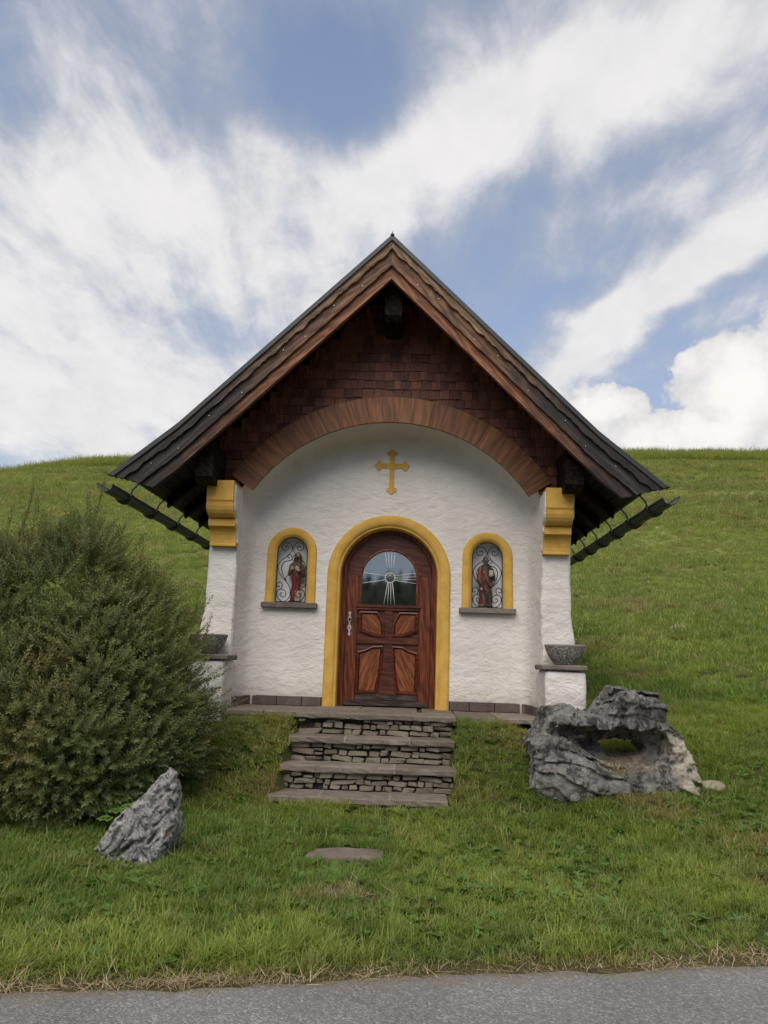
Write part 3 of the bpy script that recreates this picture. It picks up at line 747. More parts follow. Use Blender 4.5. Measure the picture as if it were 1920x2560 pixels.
# --- swept frames (doorway, niches)
def sweep(path, prof_, closed=False):
    """path: (x,z,nx,nz) ; prof_: (outward, y)"""
    v = []; f = []; k_ = len(prof_)
    for x, z, nx_, nz in path: v += [(x+nx_*o_, y, z+nz*o_) for o_, y in prof_]
    for i in range(len(path)-1):
        for j in range(k_-1): f.append((i*k_+j, i*k_+j+1, (i+1)*k_+j+1, (i+1)*k_+j))
    return v, f
def arch_path(cx, hw, cz, zb, n=40, m_=12, taper=0):
    p = [(cx+hw+taper*(1-i/m_), zb+(cz-zb)*i/m_, 1, 0) for i in range(m_)]
    p += [(cx+hw*math.cos(math.pi*t/n), cz+hw*math.sin(math.pi*t/n), math.cos(math.pi*t/n), math.sin(math.pi*t/n)) for t in range(n+1)]
    p += [(cx-hw-taper*(i+1)/m_, cz-(cz-zb)*(i+1)/m_, -1, 0) for i in range(m_)]
    return p
dp = [(.0, .30), (.0, .02), (.004, .004), (.016, -.006), (.03, -.002), (.036, -.014), (.05, -.026), (.085, -.034), (.13, -.034), (.152, -.026), (.160, -.012), (.162, .01)]
v, f = sweep(arch_path(0, .595, 1.574, -.02, taper=-.0), dp)
link('doorway_surround', mkmesh('doorway_surround', v, f, M_YELLOW, True), chapel)
npf = [(.0, .05), (.0, .012), (.006, 0), (.016, -.004), (.022, -.016), (.04, -.024), (.085, -.026), (.108, -.02), (.116, -.008), (.118, .01)]
GR = [  # right half of the wrought-iron scrollwork, in units of the grille half width and height
 [(735,590),(790,525),(850,505),(915,525),(955,590),(945,650),(895,690),(840,680),(815,640),(822,600),(850,585),(878,600),(872,622)],
 [(735,590),(714,625),(722,665),(760,740),(850,830),(960,920),(1020,1030),(1000,1150),(930,1260),(850,1340),(770,1430),(725,1530),(715,1600),(740,1700),(800,1770),(880,1795),(980,1740),(1022,1640),(1000,1560),(930,1530),(850,1560),(815,1620),(840,1685),(900,1695),(945,1650),(930,1610),(895,1615)],
 [(712,860),(740,900),(800,915),(880,940),(935,1020),(940,1090),(910,1200),(860,1300),(832,1350),(835,1280),(800,1235),(750,1235),(710,1270),(692,1302)],
 [(712,850),(740,800),(780,780),(815,810),(800,850),(775,840)],
 [(935,1530),(905,1460),(920,1400),(970,1380),(1025,1420),(1020,1470),(980,1480),(965,1455)]]
for s in (-1, 1):
    cx = s*NX; hwn = .190
    v, f = sweep(arch_path(cx, hwn, NZ, 1.215, taper=.006), npf)
    nf = link('niche_surround', mkmesh('niche_surround', v, f, M_YELLOW, True), chapel)
    # recess behind the grille
    mb = MB(); al = arch_loop(cx, hwn+.01, NZ, 1.20, 24); k_ = len(al)
    mb.add([(x, .03, z) for x, z in al]+[(x, .205, z) for x, z in al], [(i, i+1, i+1+k_, i+k_) for i in range(k_-1)])
    tr = tessellate_polygon([[Vector((x, z, 0)) for x, z in al]]); mb.add([(x, .205, z) for x, z in al], [t for t in tr])
    mb.box(cx-hwn-.01, cx+hwn+.01, .0, .27, 1.19, 1.217)
    mb.build('niche_recess', M_INNER, nf)
    mb = MB(); mb.box(cx-.342, cx+.342, -.085, .02, 1.148, 1.214, b=.008); mb.build('sill', M_SILL, nf)
    mb = MB(); r = .0052
    ol = [(x, .028, z) for x, z, _, _ in arch_path(cx, hwn-.008, NZ, 1.222, 30, 6)]
    mb.tube(ol, .006, 6); mb.tube([(cx-hwn, .028, 1.226), (cx+hwn, .028, 1.226)], .006, 6)
    for c_ in GR:
        for q in (-1, 1):
            pts = [(cx+q*(x-712)/320*(hwn-.012), .024, 1.226+(1800-y)/1380*(NZ+hwn-1.24)) for x, y in c_]
            mb.tube(catmull(pts, 5), r, 6)
    for zz in ((1800-620), (1800-1600)):
        z_ = 1.226+zz/1380*(NZ+hwn-1.24); mb.box(cx-.012, cx+.012, .014, .034, z_-.011, z_+.011, b=.003)
    mb.build('grille', M_IRON, nf, True)

# --- yellow cross with trefoil ends
def trefoil_cross(cx, cz, up, dn, arm, w, r):
    P = []
    def lobe(ax, ay, dx, dy):        # end of an arm pointing (dx,dy)
        px, py = -dy, dx             # left-hand side
        def pt(a, b): return (ax+dx*a+px*b, ay+dy*a+py*b)
        q = [pt(-r*1.15, -w)]
        for c0, c1, st, en in ((-.15*r, -r*1.05, -190, -20), (r*.65, 0, -75, 75), (-.15*r, r*1.05, 20, 190)):
            for t in range(9):
                a = rad(st+(en-st)*t/8); q.append(pt(c0+r*.72*math.cos(a), c1+r*.72*math.sin(a)))
        q.append(pt(-r*1.15, w)); return q
    P += lobe(cx, cz-dn, 0, -1)+[(cx+w, cz-w)]+lobe(cx+arm, cz, 1, 0)+[(cx+w, cz+w)]+lobe(cx, cz+up, 0, 1)+[(cx-w, cz+w)]+lobe(cx-arm, cz, -1, 0)+[(cx-w, cz-w)]
    return P
mb = MB(); mb.prism_xz(trefoil_cross(0, 2.965, .165, .315, .170, .030, .036), -.012, .01); mb.build('cross', M_YELLOW, chapel)

# --- wooden door
dfp = [(.0, .30), (.0, .185), (.006, .172), (.02, .168), (.03, .176), (.036, .165), (.085, .165)]
v, f = sweep(arch_path(0, .525, 1.595, -.01), dfp)
jamb = link('door_jamb', mkmesh('door_jamb', v, f, M_DOOR, True), chapel)
mb = MB(); mb.prism_xz(arch_loop(0, .53, 1.593, .005, 40), .232, .262); door = mb.build('door', M_DOORH, chapel)
def dpart(poly, y0, y1, name, m_, parent=door, smooth=False):
    mb = MB(); cx = sum(p[0] for p in poly)/len(poly); cz = sum(p[1] for p in poly)/len(poly)
    mb.prism_xz([(x-cx, z-cz) for x, z in poly], y0, y1)
    return mb.build(name, m_, parent, smooth, Matrix.Translation((cx, 0, cz)))
GW, GB, GC = .337, 1.236, 1.572
for s in (-1, 1):
    x0, x1 = sorted((s*.386, s*.523)); dpart([(x0, .015), (x1, .015), (x1, 1.593), (x0, 1.593)], .200, .240, 'stile', M_DOOR)
    # voussoirs of the arched head, cut as in the photograph
    arcs = [(0, 46), (46, 90)]
    for d0, d1 in arcs:
        o_ = [(s*.523*math.cos(rad(d0+(d1-d0)*t/10)), 1.594+.523*math.sin(rad(d0+(d1-d0)*t/10))) for t in range(11)]
        i_ = [(s*.362*math.cos(rad(d0+(d1-d0)*t/10)), 1.594+.345*math.sin(rad(d0+(d1-d0)*t/10))) for t in range(10, -1, -1)]
        P_ = [(x*(1), z) for x, z in o_+i_]
        dpart(P_ if s > 0 else P_[::-1], .2005+.001*(d0 > 0), .240, 'arched_rail', M_DOORH)
    x0, x1 = sorted((s*.345, s*.384)); dpart([(x0, 1.24), (x1, 1.24), (x1, 1.593), (x0, 1.593)], .207, .240, 'glazing_stop', M_DOORH)
v, f = sweep(arch_path(0, GW, GC, GB), [(.0, .236), (.0, .206), (.006, .196), (.022, .194), (.03, .203)])
link('glazing_bead', mkmesh('glazing_bead', v, f, M_DOOR, True), door)
mb = MB(); mb.prism_xz(arch_loop(0, GW+.005, GC, GB-.005, 40), .221, .228); pane = mb.build('glass_pane', M_GLASS, door)
# white leading: a cross of rays round a hub
mb = MB(); hx, hz, hr = .010, 1.575, .060; L_ = lambda a, b: mb.tube([(a[0], .219, a[1]), (b[0], .219, b[1])], .0040, 5)
for xt, a in ((-.061, 118), (-.019, 100), (.022, 80), (.064, 62)): L_((xt, 1.898 if abs(xt) < .03 else 1.896), (hx+hr*math.cos(rad(a)), hz+hr*math.sin(rad(a))))
for xt, a in ((-.058, 242), (-.013, 258), (.028, 280), (.075, 300)): L_((xt, 1.24), (hx+hr*math.cos(rad(a)), hz+hr*math.sin(rad(a))))
for zt, a in ((1.633, 155), (1.502, 205)): L_((-.332, zt), (hx+hr*math.cos(rad(a)), hz+hr*math.sin(rad(a))))
for zt, a in ((1.641, 28), (1.596, 8), (1.557, -10), (1.513, -28)): L_((.336, zt), (hx+hr*math.cos(rad(a)), hz+hr*math.sin(rad(a))))
ring = [(hx+hr*math.cos(2*math.pi*t/36), .217, hz+hr*math.sin(2*math.pi*t/36)) for t in range(36)]; mb.tube(ring, .0048, 6, True)
for t in range(14):
    a = 2*math.pi*t/14; c_ = Vector((hx+hr*math.cos(a), .214, hz+hr*math.sin(a))); mb.tube([c_-Vector((0, .004, 0)), c_, c_+Vector((0, .004, 0))], [.004, .008, .004], 6)
mb.build('leading', M_LEAD, pane, True)
mb = MB(); mb.lathe([(0, -.004), (.02, -.004), (.055, -.001), (.056, .003)], 28); mb.build('hub_glass', M_HUB, pane, True, Matrix.Translation((hx, .217, hz)) @ Matrix.Rotation(rad(90), 4, 'X') @ Matrix.Diagonal((1, 1, -1, 1)))
mb = MB(); mb.tube([(hx-.03+.06*t/10, .211, hz-.012+.022*math.sin(math.pi*t/10)) for t in range(11)]+[(hx+.03-.06*t/10, .211, hz-.012-.016*math.sin(math.pi*t/10)) for t in range(1, 11)], .004, 5)
for i in range(7):
    z_ = 1.475-.031*i; mb.tube(catmull([(-.006+.012*((i+t) % 2)+.004*t, .219, z_-.007*t) for t in range(4)], 3), .0042, 5)
mb.build('hub_ornament', M_IRON, pane, True)
# drip rail, muntins, panels
for name, y0, y1, z0, z1, x0, x1, m_ in (('drip_rail', .185, .240, 1.196, 1.234, -.408, .414, M_DOORH), ('drip_rail', .192, .240, 1.165, 1.194, -.392, .398, M_DOORH), ('mid_rail', .206, .240, .752, .835, -.384, .384, M_DOORH), ('bottom_rail', .205, .240, .072, .150, -.384, .384, M_DOORK), ('kick_board', .180, .240, .006, .070, -.523, .523, M_DOORK)):
    mb = MB(); mb.box(x0, x1, y0, y1, z0, z1, b=.006); mb.build(name, m_, door)
dpart([(-.036, .836), (.052, .836), (.058, 1.164), (-.045, 1.164)], .206, .240, 'muntin', M_DOORH)
dpart([(-.11, .151), (.12, .151), (.075, .43), (.056, .751), (-.04, .751), (-.06, .43)], .206, .240, 'muntin', M_DOORH)
UL = [(-.364, 1.15), (-.13, 1.15), (-.10, 1.10), (-.052, 1.0), (-.042, .836), (-.15, .842), (-.27, .872), (-.355, .91)]
LLp = [(-.372, .152), (-.118, .152), (-.067, .43), (-.046, .735), (-.184, .727), (-.262, .685), (-.37, .655)]
def shrink(poly, d):
    n = len(poly); out = []
    ar = sum(poly[i][0]*poly[(i+1) % n][1]-poly[(i+1) % n][0]*poly[i][1] for i in range(n)); sg = 1 if ar > 0 else -1
    for i in range(n):
        p0, p1, p2 = Vector(poly[i-1]), Vector(poly[i]), Vector(poly[(i+1) % n])
        e1 = (p1-p0).normalized(); e2 = (p2-p1).normalized(); n1 = Vector((-e1.y, e1.x))*sg; n2 = Vector((-e2.y, e2.x))*sg
        b = (n1+n2).normalized(); p = p1+b*(d/max(.5, b.dot(n1))); out.append((p.x, p.y))
    return out
def frame_ring(poly, d, y_o, y_i, y_f, name, m_):
    a = poly; b = shrink(poly, d*.45); c_ = shrink(poly, d); n = len(a)
    cx = sum(p[0] for p in a)/n; cz = sum(p[1] for p in a)/n
    v = [(x-cx, y_f, z-cz) for x, z in a]+[(x-cx, y_o, z-cz) for x, z in a]+[(x-cx, y_o-.006, z-cz) for x, z in b]+[(x-cx, y_i, z-cz) for x, z in c_]
    f = []
    for r in range(3):
        for i in range(n): f.append((r*n+i, r*n+(i+1) % n, (r+1)*n+(i+1) % n, (r+1)*n+i))
    return link(name, mkmesh(name, v, f, m_), door, Matrix.Translation((cx, 0, cz)))
def clip_poly(poly, nx_, nz, d):      # keep nx*x+nz*z < d
    out = []
    for i in range(len(poly)):
        a, b = poly[i], poly[(i+1) % len(poly)]; da = nx_*a[0]+nz*a[1]-d; db = nx_*b[0]+nz*b[1]-d
        if da <= 0: out.append(a)
        if da*db < 0: t = da/(da-db); out.append((a[0]+(b[0]-a[0])*t, a[1]+(b[1]-a[1])*t))
    return out
for base_p, ang in ((UL, 52), (LLp, 66)):
    for s in (-1, 1):
        P_ = [(x*(-s)+(.008 if s > 0 else 0), z) for x, z in base_p]
        if s > 0: P_ = P_[::-1]
        frame_ring(P_, .036, .200, .222, .235, 'panel_moulding', M_DOORH)
        inn = shrink(P_, .037)
        # boards fanning diagonally within the panel: each its own piece
        an = (ang if base_p is LLp else 180-ang); an = an if s < 0 else 180-an
        d_ = (math.cos(rad(an)), math.sin(rad(an))); nr = (-d_[1], d_[0])
        pr_ = [p[0]*nr[0]+p[1]*nr[1] for p in inn]; lo, hi = min(pr_), max(pr_); e = [lo-.001]
        while e[-1] < hi: e.append(e[-1]+rng.uniform(.042, .068))
        for i in range(len(e)-1):
            q = clip_poly(clip_poly(inn, nr[0], nr[1], e[i+1]-.0012), -nr[0], -nr[1], -e[i]-.0012)
            if len(q) < 3: continue
            cx = sum(p[0] for p in q)/len(q); cz = sum(p[1] for p in q)/len(q)
            a_ = rad(an-90); ca, sa = math.cos(-a_), math.sin(-a_)
            loc = [((x-cx)*ca-(z-cz)*sa, (x-cx)*sa+(z-cz)*ca) for x, z in q]
            mb = MB(); mb.prism_xz(loc, .2115+rng.uniform(0, .003), .236)
            mb.build('panel_board', M_DOORP, door, False, Matrix.Translation((cx, 0, cz)) @ Matrix.Rotation(-a_, 4, 'Y'))
# handle plate with scalloped outline, lever
pl = []
for t in range(41):
    z = .845+.298*t/40; u_ = abs(t/40-.5)*2; w = .017+.008*math.cos(t/40*math.pi*6)-.010*max(0, u_-.82)/.18-(.006 if u_ > .93 else 0); pl.append((max(.002, w), z))
mb = MB(); mb.prism_xz([(-.477+w, z) for w, z in pl]+[(-.477-w, z) for w, z in pl[::-1]], .1945, .2); hp = mb.build('handle_plate', M_PLATE, door)
mb = MB(); mb.lathe([(.017, 0), (.015, .012), (.009, .018), (0, .018)], 16); mb.tube([(0, 0, .01), (0, 0, .05)], .008, 8); mb.build('handle_rose', M_IRON, door, True, Matrix.Translation((-.477, .1945, 1.045)) @ Matrix.Rotation(rad(90), 4, 'X'))
mb = MB(); mb.tube(catmull([(-.477, .146, 1.045), (-.45, .142, 1.048), (-.42, .14, 1.06), (-.385, .142, 1.068), (-.355, .148, 1.07)], 4), [.009]*5+[.008]*6+[.010]*6, 8); mb.build('lever', M_IRON, door, True)
mb = MB(); mb.tube([(-.477, .1935, .935), (-.477, .1935, .948)], .007, 8); mb.build('keyhole', M_IRON, door, True)

# --- plinth tiles at the foot of the wall and round the splay
mb = MB(); mb.box(-1.55, -.76, -.010, .02, -.2, .1); mb.box(.76, 1.55, -.010, .02, -.2, .1); plinth = mb.build('plinth', M_MORTAR, chapel)
def tile(M, w, h=.105): mb = MB(); mb.box(-w/2, w/2, -.012, .006, 0, h, b=.003); mb.build('plinth_tile', M_TILE, plinth, False, M)
for s in (-1, 1):
    x = .765
    for w in (.235, .30, .30):
        cx = s*(x+w/2); tile(Matrix.Translation((cx, -.014, -.004)), w-.010, .103+rng.uniform(-.006, .006)); x += w
    for k_ in range(3):
        yc = -.06-.145*k_-.07; xw = 1.735-.012*k_*0+.018*(k_)
        ang = rad(90-8)*s
        tile(Matrix.Translation((s*(1.665+.026*k_+.004), yc, -.004)) @ Matrix.Rotation(-s*rad(83), 4, 'Z'), .135, .10+rng.uniform(-.006, .006))
    tile(Matrix.Translation((s*1.648, -.028, -.004)) @ Matrix.Rotation(-s*rad(35), 4, 'Z'), .06, .10)

# --- roof
def rp(s, sx):                 # point on the roof top line, sx = horizontal distance from ridge
    return Vector((s*sx, 0, roof_z(sx)))
YB0, YB1 = -1.30, 4.1
SX = list(np.linspace(0, 2.3, 24))+list(np.linspace(2.36, 2.87, 7))
def slope_dir(sx): return Vector((1, 0, -(roof_z(sx+.01)-roof_z(sx-.01))/.02*-1)) if False else Vector((.02, 0, roof_z(sx+.01)-roof_z(max(0, sx-.01)))).normalized()
roof = None
for s in (-1, 1):
    mb = MB(); top = [(s*x, roof_z(x)) for x in SX]; bot = [(s*x*1.0, roof_z(x)-.10) for x in SX][::-1]
    P_ = top+bot; mb.prism_xz(P_ if s < 0 else P_, YB0+.03, YB1)
    o = mb.build('roof_slope', M_FLASH, chapel)
    if roof is None: roof = o
    # standing seams on top
    for k_ in range(9):
        y = -1.0+k_*.6; mb = MB(); mb.tube([(s*x, y, roof_z(x)+.012) for x in SX], .012, 5); mb.build('seam', M_FLASH, o)
    # soffit boards (run parallel to the ridge) and rafters
    xx = .03
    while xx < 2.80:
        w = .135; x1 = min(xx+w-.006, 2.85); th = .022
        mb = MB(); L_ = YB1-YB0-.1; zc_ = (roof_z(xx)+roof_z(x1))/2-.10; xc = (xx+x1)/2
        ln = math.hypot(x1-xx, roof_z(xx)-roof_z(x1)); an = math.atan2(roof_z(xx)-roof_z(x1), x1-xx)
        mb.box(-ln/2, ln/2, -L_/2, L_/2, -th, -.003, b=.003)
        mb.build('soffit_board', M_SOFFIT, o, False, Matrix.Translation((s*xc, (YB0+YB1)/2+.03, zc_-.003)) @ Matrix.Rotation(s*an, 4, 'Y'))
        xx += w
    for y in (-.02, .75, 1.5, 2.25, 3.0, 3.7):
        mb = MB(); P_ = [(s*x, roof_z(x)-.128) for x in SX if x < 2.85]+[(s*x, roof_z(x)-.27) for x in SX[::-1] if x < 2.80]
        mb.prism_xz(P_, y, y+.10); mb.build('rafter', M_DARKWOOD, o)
    # barge boards, front layers. d = vertical drop from the roof line
    def barge(name, m_, d0, d1fn, y0, y1, xend, cut_=.0):
        xs_ = list(np.linspace(0, xend, 150)); v = []; f = []
        for x in xs_:
            e = max(0., (x-(xend-.5))/.5); z = roof_z(x); d1 = d1fn(x)
            sl = .9*e
            for dd in (d0, d1):
                zz = max(z-dd, 2.372+.24*(x-2.64)+(.004*math.sin(x*90) if dd == d1 else 0))     # boards are cut almost level at the eave
                for y in (y0, y1): v.append((s*x, y, zz))
        n = len(xs_)
        for i in range(n-1):
            a, b = i*4, (i+1)*4; q = [(a, b, b+2, a+2), (a+1, a+3, b+3, b+1), (a, a+1, b+1, b), (a+2, b+2, b+3, a+3)]
            f += q if s < 0 else [t[::-1] for t in q]
        f += [(0, 2, 3, 1), tuple(reversed(((n-1)*4, (n-1)*4+2, (n-1)*4+3, (n-1)*4+1)))]
        # local frame: X along the board for the grain
        M = Matrix.Rotation(s*rad(44), 4, 'Y'); Mi = M.inverted()
        return link(name, mkmesh(name, [Mi @ Vector(p) for p in v], f, m_), chapel, M)
    def scal(x):
        ph = (x*1.36 % .40)/.40
        w = math.sin(math.pi*ph/.62)**2*.026 if ph < .62 else math.sin(math.pi*(ph-.62)/.19)**2*.013
        return .135+w+.004*math.sin(x*40)
    barge('edge_flashing', M_FLASH, -.022, lambda x: .042, -1.385, -1.25, 3.05, .3)
    barge('scalloped_board', M_BARGE2, .040, scal, -1.362, -1.325, 2.985, .6)
    b2 = barge('barge_board', M_BARGE, .10, lambda x: .325+.006*math.sin(x*37)*math.sin(x*11), -1.325, -1.285, 2.92, .75)
    b3 = barge('barge_board', M_BARGE3, .30, lambda x: .475, -1.285, -1.215, 2.74, .9)
    # screw heads
    mb = MB()
    for x in np.arange(.25, 2.85, .33):
        for dd in ((.27,) if int(x*100) % 2 else (.20,)):
            xj = x+rng.uniform(-.08, .08); c_ = Vector((s*xj, -1.331, roof_z(xj)-dd)); mb.tube([c_, c_+Vector((0, -.004, 0))], .0055, 6)
    tag(mb.build('screws', M_SCREW, b2, False, Matrix.Identity(4)), kind='stuff')
    # gutter: half round, sleeves and hooks
    gx, gz, gr = s*3.03, 2.345, .086; mb = MB(); v = []; f = []; K_ = 14; ysg = [-1.43, -1.425, 4.15]
    for y in ysg:
        for r in (gr, gr-.006):
            for t in range(K_+1):
                a = math.pi+math.pi*t/K_; v.append((gx+r*math.cos(a), y+(.012*math.sin(t*2.3) if y == ysg[0] else 0), gz+r*math.sin(a)))
    n = K_+1; q = lambda i, r, t: (i*2+r)*n+t
    for i in range(2):
        for t in range(K_): f += [(q(i,0,t), q(i,0,t+1), q(i+1,0,t+1), q(i+1,0,t)), (q(i,1,t), q(i+1,1,t), q(i+1,1,t+1), q(i,1,t+1))]
        f += [(q(i,0,0), q(i+1,0,0), q(i+1,1,0), q(i,1,0)), (q(i,0,K_), q(i,1,K_), q(i+1,1,K_), q(i+1,0,K_))]
    for t in range(K_): f += [(q(0,0,t), q(0,1,t), q(0,1,t+1), q(0,0,t+1))]
    mb.add(v, f); mb.tube([(gx+s*(gr+.004), ysg[0], gz+.004), (gx+s*(gr+.004), 4.15, gz+.004)], .010, 6)
    gut = mb.build('gutter', M_GUTTER, chapel, True)
    for k_ in range(6):
        y = -.88+(.95 if s < 0 else .82)*k_; mb = MB(); pts = []
        for t in range(13):
            a = math.pi+math.pi*t/12; pts.append((gx+(gr+.008)*math.cos(a), y, gz+(gr+.008)*math.sin(a)))
        if s < 0: pts = pts[::-1]
        mb.tube(pts, .011, 6)
        mb.tube([pts[0], (gx-s*(gr+.01), y, gz+.02), (gx-s*(gr+.025), y, gz+.06), (s*2.865, y, gz+.12), (s*2.85, y, gz+.15)], .012, 6)
        mb.build('gutter_hook', M_GUTTER, gut, True)
        mb = MB(); v = []; f = []
        for dy, r in ((-.045, gr+.002), (-.03, gr+.020), (.03, gr+.020), (.045, gr+.002)):
            for t in range(K_+1): a = math.pi+math.pi*t/K_*1.0; v.append((gx+r*math.cos(a), y+.06+dy, gz+r*math.sin(a)-(.004 if r > gr+.01 else 0)))
        for i in range(3):
            for t in range(K_): f.append((i*n+t, i*n+t+1, (i+1)*n+t+1, (i+1)*n+t))
        mb.add(v, f); mb.build('gutter_sleeve', M_GUTTER, gut, True)
# ridge cap and its small spike
mb = MB(); mb.tube([(0, -1.385, 5.345), (0, 4.1, 5.345)], .022, 8); mb.tube([(0, -1.37, 5.35), (0, -1.375, 5.385), (.004, -1.38, 5.40)], [.010, .003, .001], 6); mb.build('ridge_cap', M_FLASH, chapel, True)
for o in list(chapel.children):
    if o.name.split('.')[0] in ('roof_slope', 'edge_flashing', 'scalloped_board', 'barge_board', 'gutter', 'ridge_cap'): o.matrix_basis = Matrix.Translation((-.033, 0, 0)) @ o.matrix_basis
# purlin heads
for cx, zb, zt in ((-2.085, 2.475, 2.93), (2.06, 2.475, 2.93), (-.005, 4.44, 4.82)):
    mb = MB(); hw = .10; zm = (zb+zt)/2
    pu = None
    for a, b in ((zb, zm-.002), (zm+.002, zt)):
        # lower timber with a chamfered nose
        yN = -1.10; P_ = [(yN+(.05 if a == zb else 0), a), (3.9 if zb > 4 else 3.9, a), (3.9, b), (yN, b), (yN, a+(.06 if a == zb else .01))]
        k_ = len(P_); v = [(cx-hw, y, z) for y, z in P_]+[(cx+hw, y, z) for y, z in P_]
        f = [(i, (i+1) % k_, (i+1) % k_+k_, i+k_) for i in range(k_)]+[tuple(range(k_))[::-1], tuple(range(k_, 2*k_))]
        o = link('purlin', mkmesh('purlin', v, f, M_DARKWOOD), chapel)

# ------------------------------------------------------------------ landing and steps
steps = empty('stone_steps', (0, -1.6, -.8), 'four low steps of brown stone slabs on rough masonry risers before the door', 'steps')
def rough_slab(name, x0, x1, y0, y1, z0, z1, m_, parent, seg=7, amp=.006):
    """slab with chipped front edge"""
    cx, cy, cz = (x0+x1)/2, (y0+y1)/2, (z0+z1)/2; v = []; f = []
    ringn = 4
    for i in range(seg+1):
        x = x0+(x1-x0)*i/seg-cx; j = lambda a=amp: rng.uniform(-a, a)
        v += [(x, y1-cy, z0-cz), (x, y0-cy+.006+j(), z0-cz+j(.004)), (x, y0-cy+j(), z0-cz+.012+j(.004)), (x, y0-cy+j(), z1-cz-.014+j(.004)), (x, y0-cy+.014+j(), z1-cz+j(.0025)), (x, y1-cy, z1-cz+j(.002))]
    n = 6
    for i in range(seg):
        for k_ in range(n): f.append((i*n+k_, i*n+(k_+1) % n, (i+1)*n+(k_+1) % n, (i+1)*n+k_))
    f = [t[::-1] for t in f]
    f += [tuple(range(n)), tuple(seg*n+k_ for k_ in range(n))[::-1]]
    return link(name, mkmesh(name, v, f, m_), parent, Matrix.Translation((cx, cy, cz)))
TR = [(-.90, .785, -1.16, .0, (-.33, .33)), (-.935, .765, -1.42, -.225, (-.355, .30)), (-.965, .78, -1.72, -.470, (-.37, .16)), (-1.005, .675, -2.07, -.700, (-.53, .13))]
TH = .062
var = []
for k_ in range(9):
    v, f = bevel_box(-.5, .5, -.5, .5, -.5, .5, .11); cj = rng.uniform(-.09, .09, (8, 3)); v = [tuple(np.array(p)+cj[(p[0] > 0)*4+(p[1] > 0)*2+(p[2] > 0)]+rng.uniform(-.03, .03, 3)) for p in v]; var.append(mkmesh('riser_stone', v, f, M_RISER))
for i, (x0, x1, yf, zt, jn) in enumerate(TR):
    yb = 0.16 if i == 0 else TR[i-1][2]+.07
    e = [x0]+list(jn)+[x1]
    for a in range(3):
        if i == 0:
            ym = -.62; rough_slab('slab', e[a]+.004, e[a+1]-.004, yf, ym-.004, zt-TH, zt+rng.uniform(-.003, .003), M_SLAB, steps)
            rough_slab('slab', e[a]+.11*(a == 0)+.05*a+.004, e[a+1]+.05*(a < 2)-.004, ym+.004, yb, zt-TH, zt-.004, M_SLAB, steps)
        else: rough_slab('slab', e[a]+.009, e[a+1]-.009, yf, yb, zt-TH, zt+rng.uniform(-.003, .003), M_SLAB, steps)
    for c_ in jn:
        mb = MB(); mb.box(c_-.012, c_+.012, yf+.006, (yb if i else -.63), zt-TH+.004, zt-.003, b=.003); mb.build('mortar_joint', M_JOINT, steps, False, Matrix.Identity(4))
    # riser below this slab
    zb = (TR[i+1][3] if i < 3 else zt-.22); zt2 = zt-TH
    mb = MB(); mb.box(x0+.03, x1-.03, yf+.115, yf+.3, zb-.05, zt2-.002); mb.build('riser_core', M_MORTAR, steps, False, Matrix.Identity(4))
    rows = 3 if i < 3 else 2; hs = rng.uniform(.7, 1.3, rows); hs = hs/hs.sum()*(zt2-zb); z0 = zb
    for r in range(rows):
        hh = hs[r]; x = x0+.015+rng.uniform(0, .02)
        while x < x1-.04:
            w = rng.uniform(.06, .13) if rng.random() < .55 else rng.uniform(.13, .25); w = min(w, x1-.015-x)
            h_ = hh*rng.uniform(.68, 1.0); sub = rng.random() < .14 and hh > .06
            for q_ in ((.26, .44), (.74, .44)) if sub else ((.5, 1.),):
                if w > .03 and rng.random() > .05:
                    M = Matrix.Translation((x+w/2, yf+.095+rng.uniform(-.02, .025), z0+hh*q_[0]+rng.uniform(-.007, .007))) @ Matrix.Rotation(rng.uniform(-.09, .09), 4, 'Y') @ Matrix.Rotation(rng.uniform(-.12, .12), 4, 'Z') @ Matrix.Diagonal((w-rng.uniform(.004, .016), .10, h_*q_[1], 1))
                    link('riser_stone', var[rng.integers(9)], steps, M)
            x += w
        z0 += hh
# narrow pavement along the front wall, either side of the doorway slabs
pav = empty('front_pavement', (0, -.5, -.05), 'narrow strip of worn stone slabs along the foot of the chapel front', 'pavement')
for x0, x1 in ((-1.73, -1.28), (-1.28, -.80), (.80, 1.22), (1.22, 1.73)):
    a = x0 if x0 > 0 else x0; xa = x0-(.0); xb = x1+(0 if x1 != -.80 else .02)
    if x0 == .80: xa = .795
    rough_slab('slab', xa+.004, xb-.004, -.98, .0, -.07, -.009, M_SLAB, pav)

# ------------------------------------------------------------------ bowls
for s, lab in ((1, 'round washed-concrete planter bowl on the ledge above the arched boulder'), (-1, 'round washed-concrete planter bowl on the ledge half hidden by the shrub')):
    b = empty('planter_bowl', (s*1.995, -.75, .566), lab, 'bowl', 'planter bowls on the pillar ledges')
    mb = MB(); mb.lathe([(0, .012), (.10, .006), (.112, 0), (.118, .012), (.150, .05), (.183, .10), (.207, .155), (.218, .196)], 40); mb.build('bowl', M_BOWL, b, True)
    mb = MB(); mb.lathe([(.2185, .1965), (.222, .203), (.222, .214), (.217, .221), (.196, .221), (.19, .214), (.175, .14), (.13, .07), (0, .045)], 40); mb.build('rim', M_BOWLRIM, b, True)

